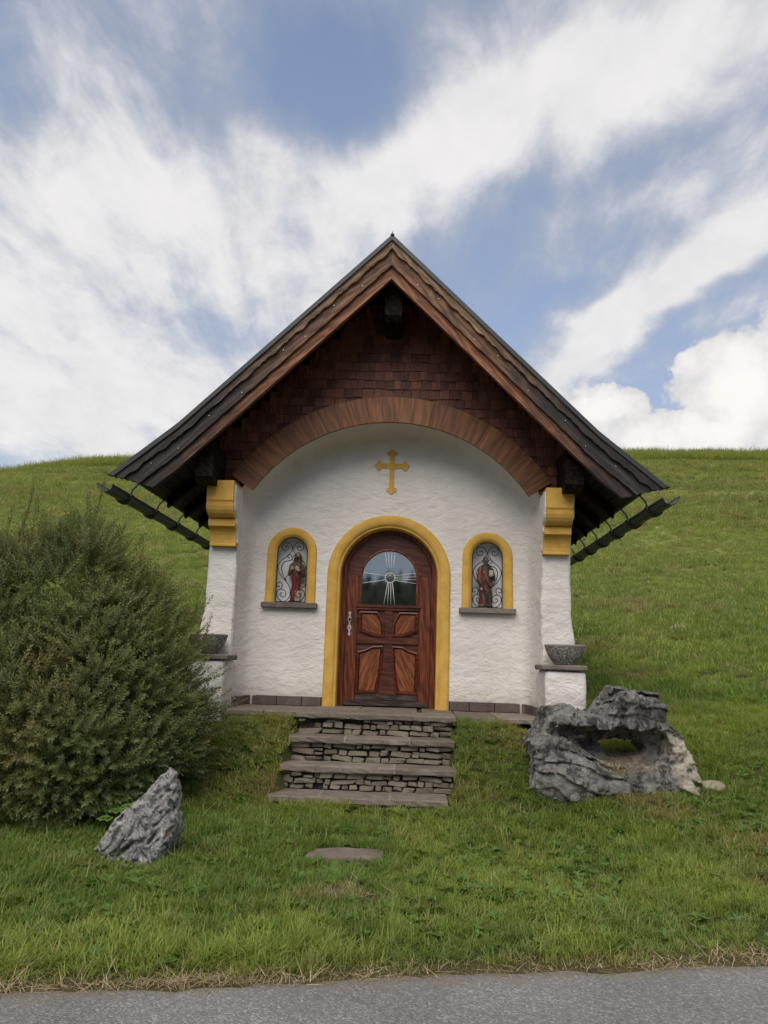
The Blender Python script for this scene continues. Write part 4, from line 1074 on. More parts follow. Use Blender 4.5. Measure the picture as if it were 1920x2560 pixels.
# ------------------------------------------------------------------ statues in the niches
def statue(name, loc, label, prims, base_w):
    """prims: (distance function, colour); one continuous carved figure"""
    st = empty(name, loc, label, 'statue')
    h = .0045
    def all_(P):
        d = None
        for fn, c_ in prims: v = fn(P); d = v if d is None else smin(d, v, .008)
        return d
    o = sdf_obj('figure', all_, (-.11, -.09, 0), (.11, .09, .64), h, M_PAINT, st)
    n = len(o.data.vertices); co = np.empty(n*3, np.float32); o.data.vertices.foreach_get('co', co); co = co.reshape(-1, 3)
    D_ = np.stack([fn(co) for fn, _ in prims]); w = D_.argmin(0); cols = np.array([c_ for _, c_ in prims])[w]
    at = o.data.color_attributes.new('paint', 'FLOAT_COLOR', 'POINT'); at.data.foreach_set('color', np.concatenate([cols, np.ones((n, 1))], 1).astype(np.float32).ravel())
    mb = MB(); mb.box(-base_w, base_w, -.075, .075, -.022, .004, b=.004); mb.build('base', M_DARKWOOD, st)
    return st
def robe(prof_, ay=.72, folds=11, amp=.006, ph=0., lean=0.):
    zs = [z for z, r in prof_]; rs = [r for z, r in prof_]
    def f(P):
        a = np.arctan2(P[..., 1], P[..., 0]); z = P[..., 2]; r = np.interp(z, zs, rs)
        r = r+amp*np.sin(folds*a+ph+14*z)*np.clip((.42-z)/.3, 0, 1)+.4*amp*np.sin(7*a-30*z)
        q = np.hypot(P[..., 0]-lean*z, P[..., 1]/ay)-r
        return np.maximum(q*.75, np.maximum(z-zs[-1], zs[0]-z))
    return f
def cap(a, b, r, r2=None): return lambda P: s_cap(P, a, b, r, r2)
def ell(c_, r): return lambda P: s_ell(P, c_, r)
def hand(c_, d, col):
    c_ = np.array(c_); d = np.array(d, float); d /= np.linalg.norm(d); sd = np.cross(d, [0, 1, .2]); sd /= np.linalg.norm(sd)
    out = [(ell(c_, (.013, .009, .014)), col)]
    for i in range(4):
        b = c_+sd*(i-1.5)*.007; L_ = .024+(.006 if i in (1, 2) else 0); out.append((cap(b, b+d*L_+np.array([0, -.004, 0]), .0042), col))
    out.append((cap(c_+sd*.010, c_+sd*.022+d*.010, .0042), col)); return out
RED = (.22, .022, .020); OLV = (.10, .075, .035); SKN = (.42, .26, .18); HAIR = (.045, .022, .012); CRM = (.45, .38, .27); GRN = (.045, .06, .032); BRN = (.25, .05, .03); DK = (.05, .035, .025)
NZ0 = 1.217+.022
prims = [(robe([(0.004, .062), (.05, .060), (.14, .052), (.26, .055), (.36, .060), (.44, .066), (.49, .045), (.505, .02)], lean=.02), RED),
 (lambda P: smax(robe([(0.004, .070), (.06, .066), (.13, .058)], ph=1.)(P), -(P[..., 0]-.005)-.10*(P[..., 2]-.06)*0, .01), CRM),
 (lambda P: smax(robe([(.355, .060), (.375, .066), (.40, .074), (.47, .066), (.50, .03)], amp=.008, ph=2)(P), -(np.abs(P[..., 0]-.01)-.045)+(P[..., 1]+.0)*.9, .01), OLV),
 (cap((-.062, 0, .44), (-.082, -.018, .34), .026, .024), OLV), (cap((-.082, -.018, .34), (-.045, -.066, .385), .022, .015), OLV),
 (cap((.075, 0, .44), (.092, -.012, .33), .027, .028), OLV), (cap((.092, -.012, .33), (.05, -.062, .375), .024, .014), OLV),
 (cap((-.070, -.03, .345), (.075, -.035, .385), .015), OLV),
 (ell((.015, -.052, .405), (.026, .012, .03)), (.40, .28, .19)),
 (cap((.012, 0, .49), (.012, -.004, .53), .020), SKN), (ell((.012, -.012, .562), (.029, .033, .040)), SKN),
 (ell((.012, .008, .572), (.037, .036, .044)), HAIR), (cap((-.022, .008, .56), (-.026, .006, .50), .015), HAIR), (cap((.046, .008, .56), (.050, .006, .50), .015), HAIR),
 (ell((.012, -.034, .535), (.018, .013, .022)), HAIR), (cap((.012, -.040, .565), (.012, -.048, .556), .0055), SKN),
 (ell((0.0, -.040, .573), (.004, .003, .003)), DK), (ell((.024, -.040, .573), (.004, .003, .003)), DK)]
prims += hand((-.038, -.072, .400), (-.35, -.1, 1), SKN)+hand((.044, -.068, .382), (-1, -.1, .25), SKN)
statue('saint_statue', (-NX+.045, .115, NZ0), 'painted statue with red robe and olive mantle in the niche left of the door', prims, .075)
prims = [(robe([(.004, .070), (.05, .068), (.15, .062), (.28, .066), (.36, .068), (.44, .068), (.50, .050), (.53, .02)], folds=9, amp=.008), BRN),
 (lambda P: smax(robe([(.004, .078), (.10, .074), (.24, .074), (.36, .078), (.46, .074), (.515, .04)], amp=.010, ph=.8, folds=8)(P), -(np.abs(P[..., 0]+.004)-.030)+P[..., 1]*.8, .01), (.085, .045, .028)),
 (lambda P: smax(robe([(.30, .074), (.40, .080), (.49, .070), (.53, .04)], amp=.006, ph=2)(P), -(P[..., 0]-.0), .01), GRN),
 (cap((-.066, 0, .455), (-.088, -.014, .32), .028, .026), BRN), (cap((-.088, -.014, .32), (-.055, -.062, .245), .024, .016), BRN),
 (cap((.070, 0, .455), (.095, -.012, .35), .028, .027), GRN), (cap((.095, -.012, .35), (.062, -.062, .385), .024, .016), GRN),
 (lambda P: s_box(P, (.036, -.088, .375), (.086, -.066, .445), .005), (.42, .36, .26)),
 (cap((-.03, -.05, .42), (.055, -.055, .26), .016), BRN),
 (cap((0, 0, .50), (0, -.006, .545), .020), SKN), (ell((0, -.012, .575), (.029, .033, .040)), (.30, .18, .12)),
 (ell((0, .008, .585), (.036, .036, .043)), (.06, .045, .035)), (ell((0, -.034, .540), (.021, .016, .034)), (.09, .07, .06)), (cap((0, -.040, .578), (0, -.048, .568), .0055), (.30, .18, .12)),
 (ell((-.012, -.040, .586), (.004, .003, .003)), DK), (ell((.012, -.040, .586), (.004, .003, .003)), DK),
 (ell((-.05, -.03, .012), (.03, .04, .014)), (.25, .15, .10)), (ell((.04, -.03, .012), (.03, .04, .014)), (.12, .06, .04))]
prims += hand((-.052, -.068, .232), (-.2, -.2, -1), (.50, .36, .28))+hand((.058, -.072, .372), (.2, -.3, 1), SKN)
statue('saint_statue', (NX-.01, .115, NZ0), 'painted bearded statue with brown and green robes in the niche right of the door', prims, .085)

# ------------------------------------------------------------------ rocks
OUT = [(1.603,-.75), (1.515,-.50), (1.468,-.172), (1.558,-.076), (1.662,.149), (1.765,.146), (1.848,.169), (1.957,.112), (2.121,.091), (2.191,.187), (2.275,.257), (2.311,.333), (2.4,.329), (2.482,.298), (2.591,.288), (2.667,.304), (2.726,.218), (2.749,.098), (2.8,-.02), (2.917,-.149), (2.974,-.266), (2.999,-.52), (3.0,-.75)]
OUT = [(x_+(.03 if z_ < 0 and x_ > 2.6 else 0), z_+(.02 if z_ > .2 else 0)) for x_, z_ in OUT]
def f_rockR(P):
    W = P+np.stack([.035*fbm(P*5+3, 3), .05*fbm(P*4+7, 3), .025*fbm(P*6+1, 3)], -1)
    d2 = s_poly(W[..., [0, 2]], OUT)
    yc = -1.55; prof_ = .34+.10*fbm(P*np.array([2.2, 0, 2.2])+2, 2)
    d = smax(d2, np.abs(W[..., 1]-yc)-prof_, .09)
    # lower shelf bulging to the front left
    d = smin(d, s_ell(W, (1.78, -1.86, -.50), (.34, .26, .26)), .10)
    d = smin(d, s_ell(W, (2.15, -1.70, -.56), (.45, .30, .20)), .12)
    cav = s_ell(W, (2.30, -1.92, -.17), (.46, .44, .165))
    cav = smin(cav, s_ell(W, (1.95, -1.98, -.06), (.34, .26, .06)), .05)
    cav = smin(cav, s_ell(W, (2.62, -1.95, -.20), (.17, .38, .20)), .05)
    d = smax(d, -cav, .03)
    hole = s_ell(W, (2.40, -1.6, -.215), (.21, 1.2, .085))
    d = smax(d, -hole, .03)
    d = d+.034*fbm(P*7, 4, .6)+.045*np.clip(fbm(P*6+4, 4, .6, ridged=True)-.30, 0, 1)+.014*fbm(P*24, 3, .6)
    st = P@np.array([.28, .15, 1.0])*6.5+1.1*fbm(P*2.3+6, 3); st = st-np.floor(st)
    d = d+.05*(st-.5)*np.clip(.4+fbm(P*3+2, 2)*1.5, 0, 1)                     # broken strata
    fr = P@np.array([1.0, .35, -.30])*3.6+1.3*fbm(P*1.9+11, 3); fr = fr-np.floor(fr); d = d+.045*(fr-.5)*np.clip(.3+fbm(P*2.4+8, 2)*1.6, 0, 1)
    pit = np.clip(vnoise(P*np.array([17, 17, 13])+9)-.50, 0, 1)
    return d+.11*pit
rr = sdf_obj('arched_boulder', f_rockR, (1.40, -2.2, -.80), (3.06, -1.1, .38), .012, M_ROCKR)
tag(rr, 'large grey pitted limestone boulder with a hole through it beside the right pillar', 'boulder')
OUTL = [(-2.10,-1.1), (-2.02,-.94), (-1.918,-.789), (-1.827,-.638), (-1.705,-.535), (-1.584,-.419), (-1.5,-.317), (-1.455,-.258), (-1.408,-.300), (-1.377,-.424), (-1.388,-.573), (-1.376,-.719), (-1.445,-.84), (-1.50,-1.1)]
def f_rockL(P):
    W = P+np.stack([.018*fbm(P*8+5, 3), .03*fbm(P*6+2, 3), .015*fbm(P*8+8, 3)], -1)
    d2 = s_poly(W[..., [0, 2]], OUTL); wd = np.interp(P[..., 2], [-1, -.25], [.24, .05])
    d = smax(d2, np.abs(W[..., 1]+3.62+.25*(P[..., 2]+.7))-wd, .07)
    R_ = (P+.06*np.stack([fbm(P*5, 2), fbm(P*5+4, 2), fbm(P*4+9, 3)], -1))@np.array([[.62, 0, .78], [0, 1, 0], [-.78, 0, .62]]).T
    gro = np.clip(vnoise(R_*np.array([9, 18, 34])+3)-.18, 0, 1)+.7*np.clip(vnoise(R_*np.array([17, 30, 60])+8)-.22, 0, 1)
    return d+.010*fbm(P*16, 4)+.085*gro-.012*np.clip(fbm(P*14, 3, ridged=True), 0, 1)
rl = sdf_obj('pointed_rock', f_rockL, (-2.12, -3.95, -1.1), (-1.34, -3.25, -.24), .0105, M_ROCKL)
tag(rl, 'pointed grey rock with black pits leaning up out of the grass before the shrub', 'rock')
sz = float(terr(np.array(3.16), np.array(-1.78)))
tag(sdf_obj('small_stone', lambda P: s_ell(P+.02*fbm(P*9, 3)[..., None], (3.16, -1.78, sz+.01), (.135, .10, .055))+.008*fbm(P*24, 3), (2.98, -1.92, sz-.1), (3.34, -1.64, sz+.1), .009, M_ROCKT), 'small flat tan stone in the grass right of the arched boulder', 'stone')
for (x, y, w, d_, lab) in ((-.17, -3.26, .30, .17, 'flat grey stepping stone sunk in the lawn below the steps'), ):
    z = float(terr(np.array(x), np.array(y)))
    tag(sdf_obj('stepping_stone', lambda P: smax(s_poly(P[..., [0, 1]]+.03*fbm(P*6, 3)[..., None], [(x-w, y-d_*.9), (x-.05, y-d_), (x+w, y-d_*.5), (x+w*.95, y+d_*.7), (x-.02, y+d_), (x-w*.8, y+d_*.5)]), np.abs(P[..., 2]-z-.010)-.022, .010)+.003*fbm(P*20, 3), (x-.34, y-.24, z-.06), (x+.34, y+.24, z+.06), .010, M_SLAB), lab, 'stone')
for (x, y, r) in ((5.85, 7.2, .22), (5.2, 8.4, .13)):
    z = float(terr(np.array(x), np.array(y)))
    o = sdf_obj('field_stone', lambda P: s_ell(P+.03*fbm(P*6, 3)[..., None], (x, y, z+.02), (r, r*.7, r*.4)), (x-r*1.3, y-r, z-.15), (x+r*1.3, y+r, z+.2), .02, M_ROCKT)
    tag(o, ('larger' if r > .2 else 'smaller')+' grey field stone lying in the mown slope right of the chapel', 'stone')

# ------------------------------------------------------------------ vegetation
GC0 = (.142, .225, .042); GC1 = (.240, .295, .060); GC2 = (.115, .195, .050); GC3 = (.33, .33, .12); GCD = (.38, .29, .155)
def scatter_group(name, coll):
    ng = bpy.data.node_groups.new(name, 'GeometryNodeTree')
    ng.interface.new_socket('Geometry', in_out='INPUT', socket_type='NodeSocketGeometry'); ng.interface.new_socket('Geometry', in_out='OUTPUT', socket_type='NodeSocketGeometry')
    N, L_ = ng.nodes, ng.links; gi = N.new('NodeGroupInput'); go = N.new('NodeGroupOutput'); ip = N.new('GeometryNodeInstanceOnPoints'); ci = N.new('GeometryNodeCollectionInfo')
    ci.inputs[0].default_value = coll; ci.inputs['Separate Children'].default_value = True; ci.inputs['Reset Children'].default_value = True; ci.transform_space = 'ORIGINAL'
    def na(n, t): q = N.new('GeometryNodeInputNamedAttribute'); q.data_type = t; q.inputs[0].default_value = n; return q.outputs[0]
    er = N.new('FunctionNodeEulerToRotation'); L_.new(na('rot', 'FLOAT_VECTOR'), er.inputs[0])
    L_.new(gi.outputs[0], ip.inputs['Points']); L_.new(ci.outputs[0], ip.inputs['Instance']); ip.inputs['Pick Instance'].default_value = True
    L_.new(na('idx', 'INT'), ip.inputs['Instance Index']); L_.new(er.outputs[0], ip.inputs['Rotation']); L_.new(na('scl', 'FLOAT_VECTOR'), ip.inputs['Scale'])
    L_.new(ip.outputs[0], go.inputs[0]); return ng
def scatter(name, coll, P, rot, scl, ids, parent=None, dry=None, tint=None):
    n = len(P); me = bpy.data.meshes.new(name); me.vertices.add(n); me.vertices.foreach_set('co', np.asarray(P, np.float32).ravel())
    def attr(nm, t, d, key): a = me.attributes.new(nm, t, 'POINT'); a.data.foreach_set(key, d)
    attr('rot', 'FLOAT_VECTOR', np.asarray(rot, np.float32).ravel(), 'vector'); attr('scl', 'FLOAT_VECTOR', np.asarray(scl, np.float32).ravel(), 'vector')
    attr('idx', 'INT', np.asarray(ids, np.int32), 'value')
    if dry is not None:
        Pn = np.array(P)*np.array([1, 1, 0]); lerp = lambda a_, b_, t: a_+(np.asarray(b_)-a_)*t[:, None]
        c_ = lerp(np.array(GC0)+np.zeros((n, 3)), GC1, sstep(-.25, .3, fbm(Pn*.55, 3))); c_ = lerp(c_, GC2, .6*sstep(-.1, .35, fbm(Pn*2.3+4, 3)))
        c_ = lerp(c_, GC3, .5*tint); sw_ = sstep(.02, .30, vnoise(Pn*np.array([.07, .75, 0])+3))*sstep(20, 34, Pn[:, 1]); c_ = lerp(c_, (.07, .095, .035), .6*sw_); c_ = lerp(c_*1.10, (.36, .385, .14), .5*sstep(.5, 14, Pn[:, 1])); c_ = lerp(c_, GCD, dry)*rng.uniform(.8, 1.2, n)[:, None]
        attr('gcol', 'FLOAT_COLOR', np.concatenate([c_, np.ones((n, 1))], 1).astype(np.float32).ravel(), 'color')
    o = link(name, me, parent); md = o.modifiers.new('scatter', 'NODES'); md.node_group = scatter_group(name, coll)
    me.materials.append(M_BLADE); return o
def blade(mb, x, y, az, L_, w, bend, up0):
    dx, dy = math.cos(az), math.sin(az); px, py = -dy, dx; v = []
    for t, ww in ((0, 1.), (.4, .9), (.75, .6)):
        r = L_*(math.sin(up0)*t+bend*t*t); z = L_*t*math.cos(up0)*(1-.35*bend*t)
        v += [(x+dx*r-px*w*ww/2, y+dy*r-py*w*ww/2, z), (x+dx*r+px*w*ww/2, y+dy*r+py*w*ww/2, z)]
    r = L_*(math.sin(up0)+bend); v.append((x+dx*r, y+dy*r, L_*math.cos(up0)*(1-.35*bend)))
    mb.add(v, [(0, 1, 3, 2), (2, 3, 5, 4), (4, 5, 6)])
def tuft_coll(name, n, nb, L0, L1, rad_, w, bendmax, upmax, m_=M_BLADE):
    c = bpy.data.collections.new(name)
    for k_ in range(n):
        mb = MB()
        for b in range(nb):
            r = rad_*math.sqrt(rng.random()); a = rng.uniform(0, 6.283)
            blade(mb, r*math.cos(a), r*math.sin(a), rng.uniform(0, 6.283), rng.uniform(L0, L1), w*rng.uniform(.7, 1.3), rng.uniform(.05, bendmax), rng.uniform(0, upmax))
        c.objects.link(bpy.data.objects.new(f'{name}.{k_:02d}', mkmesh(name, mb.v, mb.f, m_, False)))
    return c
C_SHORT = tuft_coll('lawn_tuft', 8, 30, .035, .105, .06, .0062, .95, .95)
C_LONG = tuft_coll('long_tuft', 6, 20, .10, .23, .05, .0065, .9, .7)
C_FAR = tuft_coll('far_tuft', 4, 40, .06, .15, .16, .014, .6, .6)
C_STRAW = tuft_coll('straw_wisp', 5, 7, .03, .12, .07, .003, .9, 1.45, M_STRAW)
def allowed(x, y):
    ok = edge_d(x, y) > .03
    ok &= ~((np.abs(x) < 1.76) & (y > -.99) & (y < 3.9)); ok &= ~((np.abs(x) < 2.15) & (y > -.5) & (y < 3.9))
    ok &= ~((np.abs(np.abs(x)-1.965) < .23) & (y > -.97) & (y < 0))
    for i, (x0, x1, yf, zt, _) in enumerate(TR):
        yb = .1 if i == 0 else TR[i-1][2]; ok &= ~((x > x0+.01+.0*i) & (x < x1-.01) & (y > yf-.015) & (y < yb+.03))
    ok &= ~(((x+.17)/.27)**4+((y+3.30)/.20)**4 < 1)
    ok &= ~((x > 1.55) & (x < 2.95) & (y > -1.88) & (y < -1.22)); ok &= ~((x > -1.98) & (x < -1.43) & (np.abs(y+3.58) < .15))
    return ok
def in_view(x, y, m_=.4):
    az = np.arctan2(x-.3, y+9.8); d = np.hypot(x-.3, y+9.8); return (np.abs(az+.039) < .64+m_/np.maximum(d, 1))
def lawn(name, coll, N, x0, x1, y0, y1, s0, s1, lab, dens=None, tilt=.16, nid=8, sink=.006, extra=None, dryf=1.):
    x = rng.uniform(x0, x1, N); y = rng.uniform(y0, y1, N); k_ = allowed(x, y) & in_view(x, y)
    if dens is not None: k_ &= rng.random(N) < dens(x, y)
    x, y = x[k_], y[k_]; n = len(x); z = terr(x, y)-sink; P = np.stack([x, y, z], 1)
    rot = np.stack([rng.normal(0, tilt, n), rng.normal(0, tilt, n), rng.uniform(0, 6.283, n)], 1)
    sc = rng.uniform(s0, s1, n)
    if extra is not None: sc = sc*extra(x, y)
    scl = np.stack([sc, sc, sc*rng.uniform(.75, 1.25, n)], 1)
    d = dryness(x, y)*dryf+.16*sstep(4, 30, y)*(1+.8*nz_(x*.4, y, .6, 7)); d = np.clip(d+(rng.random(n) < .05)*.5+rng.normal(0, .07, n), 0, 1)
    o = scatter(name, coll, P, rot, scl, rng.integers(0, nid, n), None, d, rng.random(n)**2)
    return tag(o, lab, 'grass', kind='stuff')
nz_ = lambda x, y, s, o: vnoise(np.stack([x*s+o, y*s, x*0], -1))
edge_thin = lambda x, y: np.clip((edge_d(x, y)-.01)/.13, .12, 1)
lawn('lawn_grass', C_SHORT, 41000, -5.2, 6.4, -6.4, 2.2, .62, 1.15, 'short green lawn grass between the road and the chapel', edge_thin, extra=lambda x, y: 1+.28*nz_(x, y, 1.3, 2)-.35*np.exp(-np.clip(edge_d(x, y), 0, 9)/.25)*1)
lawn('tall_grass', C_LONG, 9500, -4.2, 5.0, -5.8, 3.5, .42, .85, 'longer grass tufts growing through the lawn and against the steps',
     lambda x, y: np.clip(.14+.6*np.clip(nz_(x, y, .9, 11), 0, 1)+1.1*np.exp(-((np.abs(x+.06)-.98)/.20)**2)*(y > -2.3)*(y < -.9)*.8+.6*np.exp(-((y+2.22)/.08)**2)*(np.abs(x) < 1.1), 0, 1)*edge_thin(x, y), nid=6)
lawn('slope_grass', C_FAR, 78000, -33, 34, 1.4, 26, .7, 1.3, 'mown grass on the slope around the chapel', lambda x, y: np.clip(1.1-(y-2)/40, .2, 1), nid=4, extra=lambda x, y: 1+.3*nz_(x, y, .7, 2))
lawn('hill_grass', C_FAR, 70000, -60, 60, 22, 62, 1.3, 2.2, 'grass on the upper hillside behind the chapel', None, nid=4, extra=lambda x, y: 1+.35*nz_(x*.12, y*.9, 1, 2))
lawn('crest_grass', C_LONG, 38000, -60, 60, 45, 55, 2.6, 4.6, 'unmown tall grass along the crest of the hill', lambda x, y: .35+.65*(nz_(x, y*.3, .4, 3) > -.1), nid=6)
# straw and hay along the road edge and in dry patches
N = 1900; x = rng.uniform(-4.5, 5, N); e = (np.abs(rng.normal(0, .06, N))-.04)*(1+.8*nz_(x, x*0, 1.1, 5)); keep_ = rng.random(N) < np.clip(.6+.9*nz_(x, x*0, 1.6, 8), .3, 1); x = x[keep_]; e = e[keep_]; y = -5.344+.219*x+e
P = np.stack([x, y, np.maximum(terr(x, y), -1.048)+.002], 1); k_ = in_view(x, y); P = P[k_]; n = len(P)
P2 = []
for cx, cy, rx, ry, a in DRY[:9]:
    m_ = int(90*a); q = np.stack([rng.normal(cx, rx*.6, m_), rng.normal(cy, ry*.6, m_)], 1); q = q[allowed(q[:, 0], q[:, 1])]; P2.append(np.concatenate([q, terr(q[:, 0], q[:, 1])[:, None]+.02], 1))
q = np.stack([rng.uniform(2.12, 2.62, 46), rng.uniform(-2.02, -1.80, 46), rng.uniform(-.40, -.34, 46)], 1); P = np.concatenate([P]+P2+[q]); n = len(P)
tag(scatter('dry_straw', C_STRAW, P, np.stack([rng.normal(0, .25, n), rng.normal(0, .25, n), rng.uniform(0, 6.283, n)], 1), np.repeat(rng.uniform(.5, 1.1, n)[:, None], 3, 1)*np.array([1, 1, .45]), rng.integers(0, 5, n)), 'dry straw and hay littered along the edge of the road', 'straw', kind='stuff')
# low broad-leaved weeds in the lawn
def leaf_mesh(mb, base_, d, L_, w, droop, lobes=False):
    d = Vector(d).normalized(); sd = d.cross(Vector((0, 0, 1))).normalized(); up = sd.cross(d); n = 6; c_ = []; l_ = []; r_ = []
    for t in range(n+1):
        q = t/n; ww = w*math.sin(math.pi*min(1, q*.93+.05))**.8
        if lobes: ww *= 1+.35*(t % 2)
        p = Vector(base_)+d*(L_*q)+Vector((0, 0, -droop*L_*q*q)); c_.append(p-up*.12*ww); l_.append(p+sd*ww/2+up*.05*ww); r_.append(p-sd*ww/2+up*.05*ww)
    v = c_+l_+r_; k_ = n+1; f = []
    for t in range(n): f += [(t, t+1, k_+t+1, k_+t), (t+1, t, 2*k_+t, 2*k_+t+1)]
    mb.add(v, f)
C_WEED = bpy.data.collections.new('weed')
for k_ in range(4):
    mb = MB(); m_ = rng.integers(4, 8)
    for i in range(m_):
        a = 6.283*i/m_+rng.uniform(-.3, .3); el = rng.uniform(.25, .9); leaf_mesh(mb, (0, 0, .01), (math.cos(a), math.sin(a), el), rng.uniform(.06, .12), rng.uniform(.022, .045), rng.uniform(.2, .6), k_ % 2)
    C_WEED.objects.link(bpy.data.objects.new(f'weed.{k_}', mkmesh('weed', mb.v, mb.f, M_BROAD, True)))
N = 2600; x = rng.uniform(-3.5, 4, N); y = rng.uniform(-6, -1.2, N); k_ = allowed(x, y) & in_view(x, y) & (edge_d(x, y) > .14) & (rng.random(N) < .35+.6*np.clip(nz_(x, y, .8, 20)+.2, 0, 1)); x, y = x[k_], y[k_]; n = len(x)
tag(scatter('lawn_weeds', C_WEED, np.stack([x, y, terr(x, y)+.015], 1), np.stack([rng.normal(0, .2, n), rng.normal(0, .2, n), rng.uniform(0, 6.28, n)], 1), np.repeat(rng.uniform(.38, .9, n)[:, None], 3, 1), rng.integers(0, 4, n)), 'low broad-leaved weeds scattered through the lawn', 'weeds', kind='stuff')
# bright leafy plant behind the pointed rock
pz = float(terr(np.array(-1.95), np.array(-3.3))); pl = empty('leafy_plant', (-1.95, -3.3, pz), 'bright green broad-leaved plant between the shrub and the pointed rock', 'plant')
for i in range(11):
    a = rng.uniform(-2.6, .6); h_ = rng.uniform(.16, .36); r = rng.uniform(.05, .26); tip = Vector((r*math.cos(a)+.10, r*math.sin(a), h_))
    mb = MB(); mb.tube(catmull([(0, 0, 0), tip*.5+Vector((0, 0, .05)), tip], 3), .004, 5); st = mb.build('stalk', M_BROAD, pl, True); st.location = (0, 0, 0)
    mb = MB()
    for q in (-.9, -.3, .3, .9): leaf_mesh(mb, tip, (math.cos(a-.4+q), math.sin(a-.4+q), .15), .10, .06, .3, True)
    mb.build('leaf', M_BROAD, pl, True)
# --- willow shrub at the left
shrub = empty('willow_shrub', (-3.1, -2.2, -.7), 'big rounded willow shrub with narrow grey-green leaves left of the chapel', 'shrub')
C_SPRIG = bpy.data.collections.new('sprig')
for k_ in range(6):
    mb = MB(); L_ = .26; mb.tube(catmull([(0, 0, 0), (.012, .0, L_*.5), (rng.uniform(-.02, .03), rng.uniform(-.02, .02), L_)], 3), [.0022]*4+[.0016]*3, 3)
    nl = 30
    for i in range(nl):
        q = .10+.92*i/nl; a = i*2.4+rng.uniform(-.4, .4); el = rng.uniform(.55, 1.25)*(1 if i < nl-3 else 2.2); ll = rng.uniform(.040, .060)*(1.1-.35*q)
        d = Vector((math.cos(a), math.sin(a), el)).normalized(); sd = d.cross(Vector((0, 0, 1))).normalized(); b = Vector((.006, 0, L_*q)); w = rng.uniform(.010, .015)
        dn = Vector((0, 0, -.006)); mb.add([b, b+d*ll*.45+sd*w/2, b+d*ll+dn, b+d*ll*.45-sd*w/2], [(0, 1, 2, 3)])
    C_SPRIG.objects.link(bpy.data.objects.new(f'sprig.{k_}', mkmesh('sprig', mb.v, mb.f, M_WILLOW)))
LUMPS = [((-3.35, -2.1, .35), (1.35, 1.1, 1.22)), ((-2.55, -2.05, .15), (.78, .85, 1.05)), ((-2.40, -1.95, -.1), (.60, .7, .80)), ((-2.42, -2.0, -.30), (.45, .55, .5)), ((-3.0, -2.2, .75), (.9, .8, .95)), ((-3.3, -2.7, -.15), (1.15, .75, .85)), ((-2.65, -2.75, -.20), (.6, .55, .62)), ((-4.2, -2.4, .25), (1.1, 1.0, 1.15)), ((-2.5, -2.6, -.38), (.5, .5, .45)), ((-3.6, -2.2, .7), (.9, .8, 1.0)), ((-2.72, -2.2, .62), (.62, .6, .62)), ((-2.55, -2.3, .3), (.6, .6, .6))]
pts = []; dirs = []; mini = []
while len(mini) < 270:                      # small mounds of shoots over the hull of the shrub
    c_, r = LUMPS[rng.integers(len(LUMPS))]; d = rng.normal(size=3); d /= np.linalg.norm(d)
    q = np.array(c_)+d*np.array(r)*rng.uniform(.66, .86)
    if q[2] < -.85 or q[0] < -4.9 or d[1] > .45: continue
    if any((((q-np.array(c2))/np.array(r2))**2).sum() < .34 for c2, r2 in LUMPS): continue
    mini.append((q, d, rng.uniform(.16, .34)))
target = 12500
while len(pts) < target:
    q0, d0, r0 = mini[rng.integers(len(mini))]; d = rng.normal(size=3); d = d/np.linalg.norm(d)+d0*.7; d /= np.linalg.norm(d)
    q = q0+d*r0*(.25+.75*rng.random()**.5)*np.array([1, 1, .8])
    if q[2] < float(terr(np.array(q[0]), np.array(q[1]), False))+.03: continue
    pts.append(q); dirs.append((Vector(d)*.9+Vector(d0)*.25+Vector((0, 0, .42))+Vector(rng.normal(0, .28, 3))).normalized())
rot = np.array([(dv.to_track_quat('Z', 'Y') @ Euler((0, 0, rng.uniform(0, 6.28))).to_quaternion()).to_euler()[:] for dv in dirs])
sc = rng.uniform(.65, 1.2, len(pts))
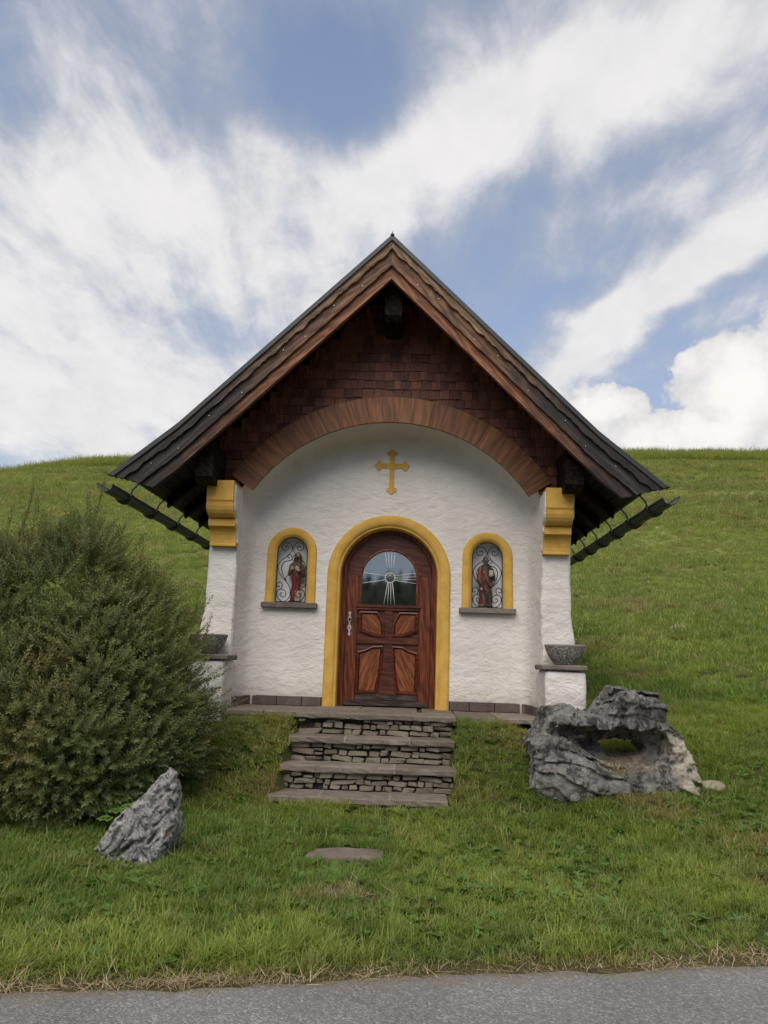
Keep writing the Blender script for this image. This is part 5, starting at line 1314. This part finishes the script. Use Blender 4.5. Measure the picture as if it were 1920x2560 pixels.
# long shoots standing out of the top and towards the pillar
ex = []
for x, y, z, dx, dy, dz, n in ((-2.98, -2.1, 1.42, .05, 0, 1, 5), (-2.75, -2.0, 1.4, .25, 0, 1, 3), (-2.2, -2.0, 1.0, .35, 0, 1, 2), (-1.75, -1.75, .25, .5, .1, .55, 3), (-1.72, -1.8, -.05, .75, .1, .4, 3), (-1.85, -1.7, .5, .3, 0, .9, 3), (-1.9, -1.8, -.35, .8, 0, .35, 3), (-3.4, -2.1, 1.5, -.1, 0, 1, 4), (-3.7, -2.2, 1.45, .1, 0, 1, 3), (-1.7, -1.9, -.25, .8, .1, .5, 3)):
    for i in range(n): ex.append(((x+dx*.12*i, y+dy*.12*i, z+dz*.12*i), Vector((dx, dy, dz))+Vector(rng.normal(0, .12, 3))))
for i in range(85):                          # loose shoots breaking the outline
    q0, d0, r0 = mini[rng.integers(len(mini))]
    if d0[2] < .15: continue
    dv = (Vector(d0)*.45+Vector((0, 0, 1))+Vector(rng.normal(0, .22, 3))).normalized(); q1 = Vector(q0)+Vector(d0)*r0*.8
    for t_ in range(int(rng.integers(2, 5))): q1 = q1+dv*.115; dv = (dv+Vector(rng.normal(0, .07, 3))).normalized(); ex.append((tuple(q1), dv.copy()))
pts = np.concatenate([np.array(pts), np.array([e_[0] for e_ in ex])]); rot = np.concatenate([rot, np.array([e_[1].to_track_quat('Z', 'Y').to_euler()[:] for e_ in ex])]); sc = np.concatenate([sc, np.full(len(ex), .95)])
fo = scatter('foliage', C_SPRIG, pts-np.array([-3.1, -2.2, -.7]), rot, np.repeat(sc[:, None], 3, 1), rng.integers(0, 6, len(pts)), shrub); fo.data.materials.clear(); fo.data.materials.append(M_WILLOW); fo['kind'] = 'stuff'
for i in range(26):
    a = rng.uniform(0, 6.283); r = rng.uniform(.1, .5); b = Vector((r*math.cos(a), .6*r*math.sin(a), -.25)); tip = Vector((rng.uniform(-1.6, 1.3), rng.uniform(-.8, .5), rng.uniform(.2, 1.75)))
    mb = MB(); cp = catmull([b, b*.5+tip*.35+Vector((0, 0, .25)), tip], 5); mb.tube(cp, list(np.linspace(.016, .004, len(cp))), 5); mb.build('stem', M_STEM, shrub, True)

# ------------------------------------------------------------------ render settings
scene.render.engine = 'CYCLES'
scene.cycles.max_bounces = 3; scene.cycles.diffuse_bounces = 3; scene.cycles.glossy_bounces = 3; scene.cycles.transmission_bounces = 2; scene.cycles.transparent_max_bounces = 4
scene.render.resolution_x = 768; scene.render.resolution_y = 1024
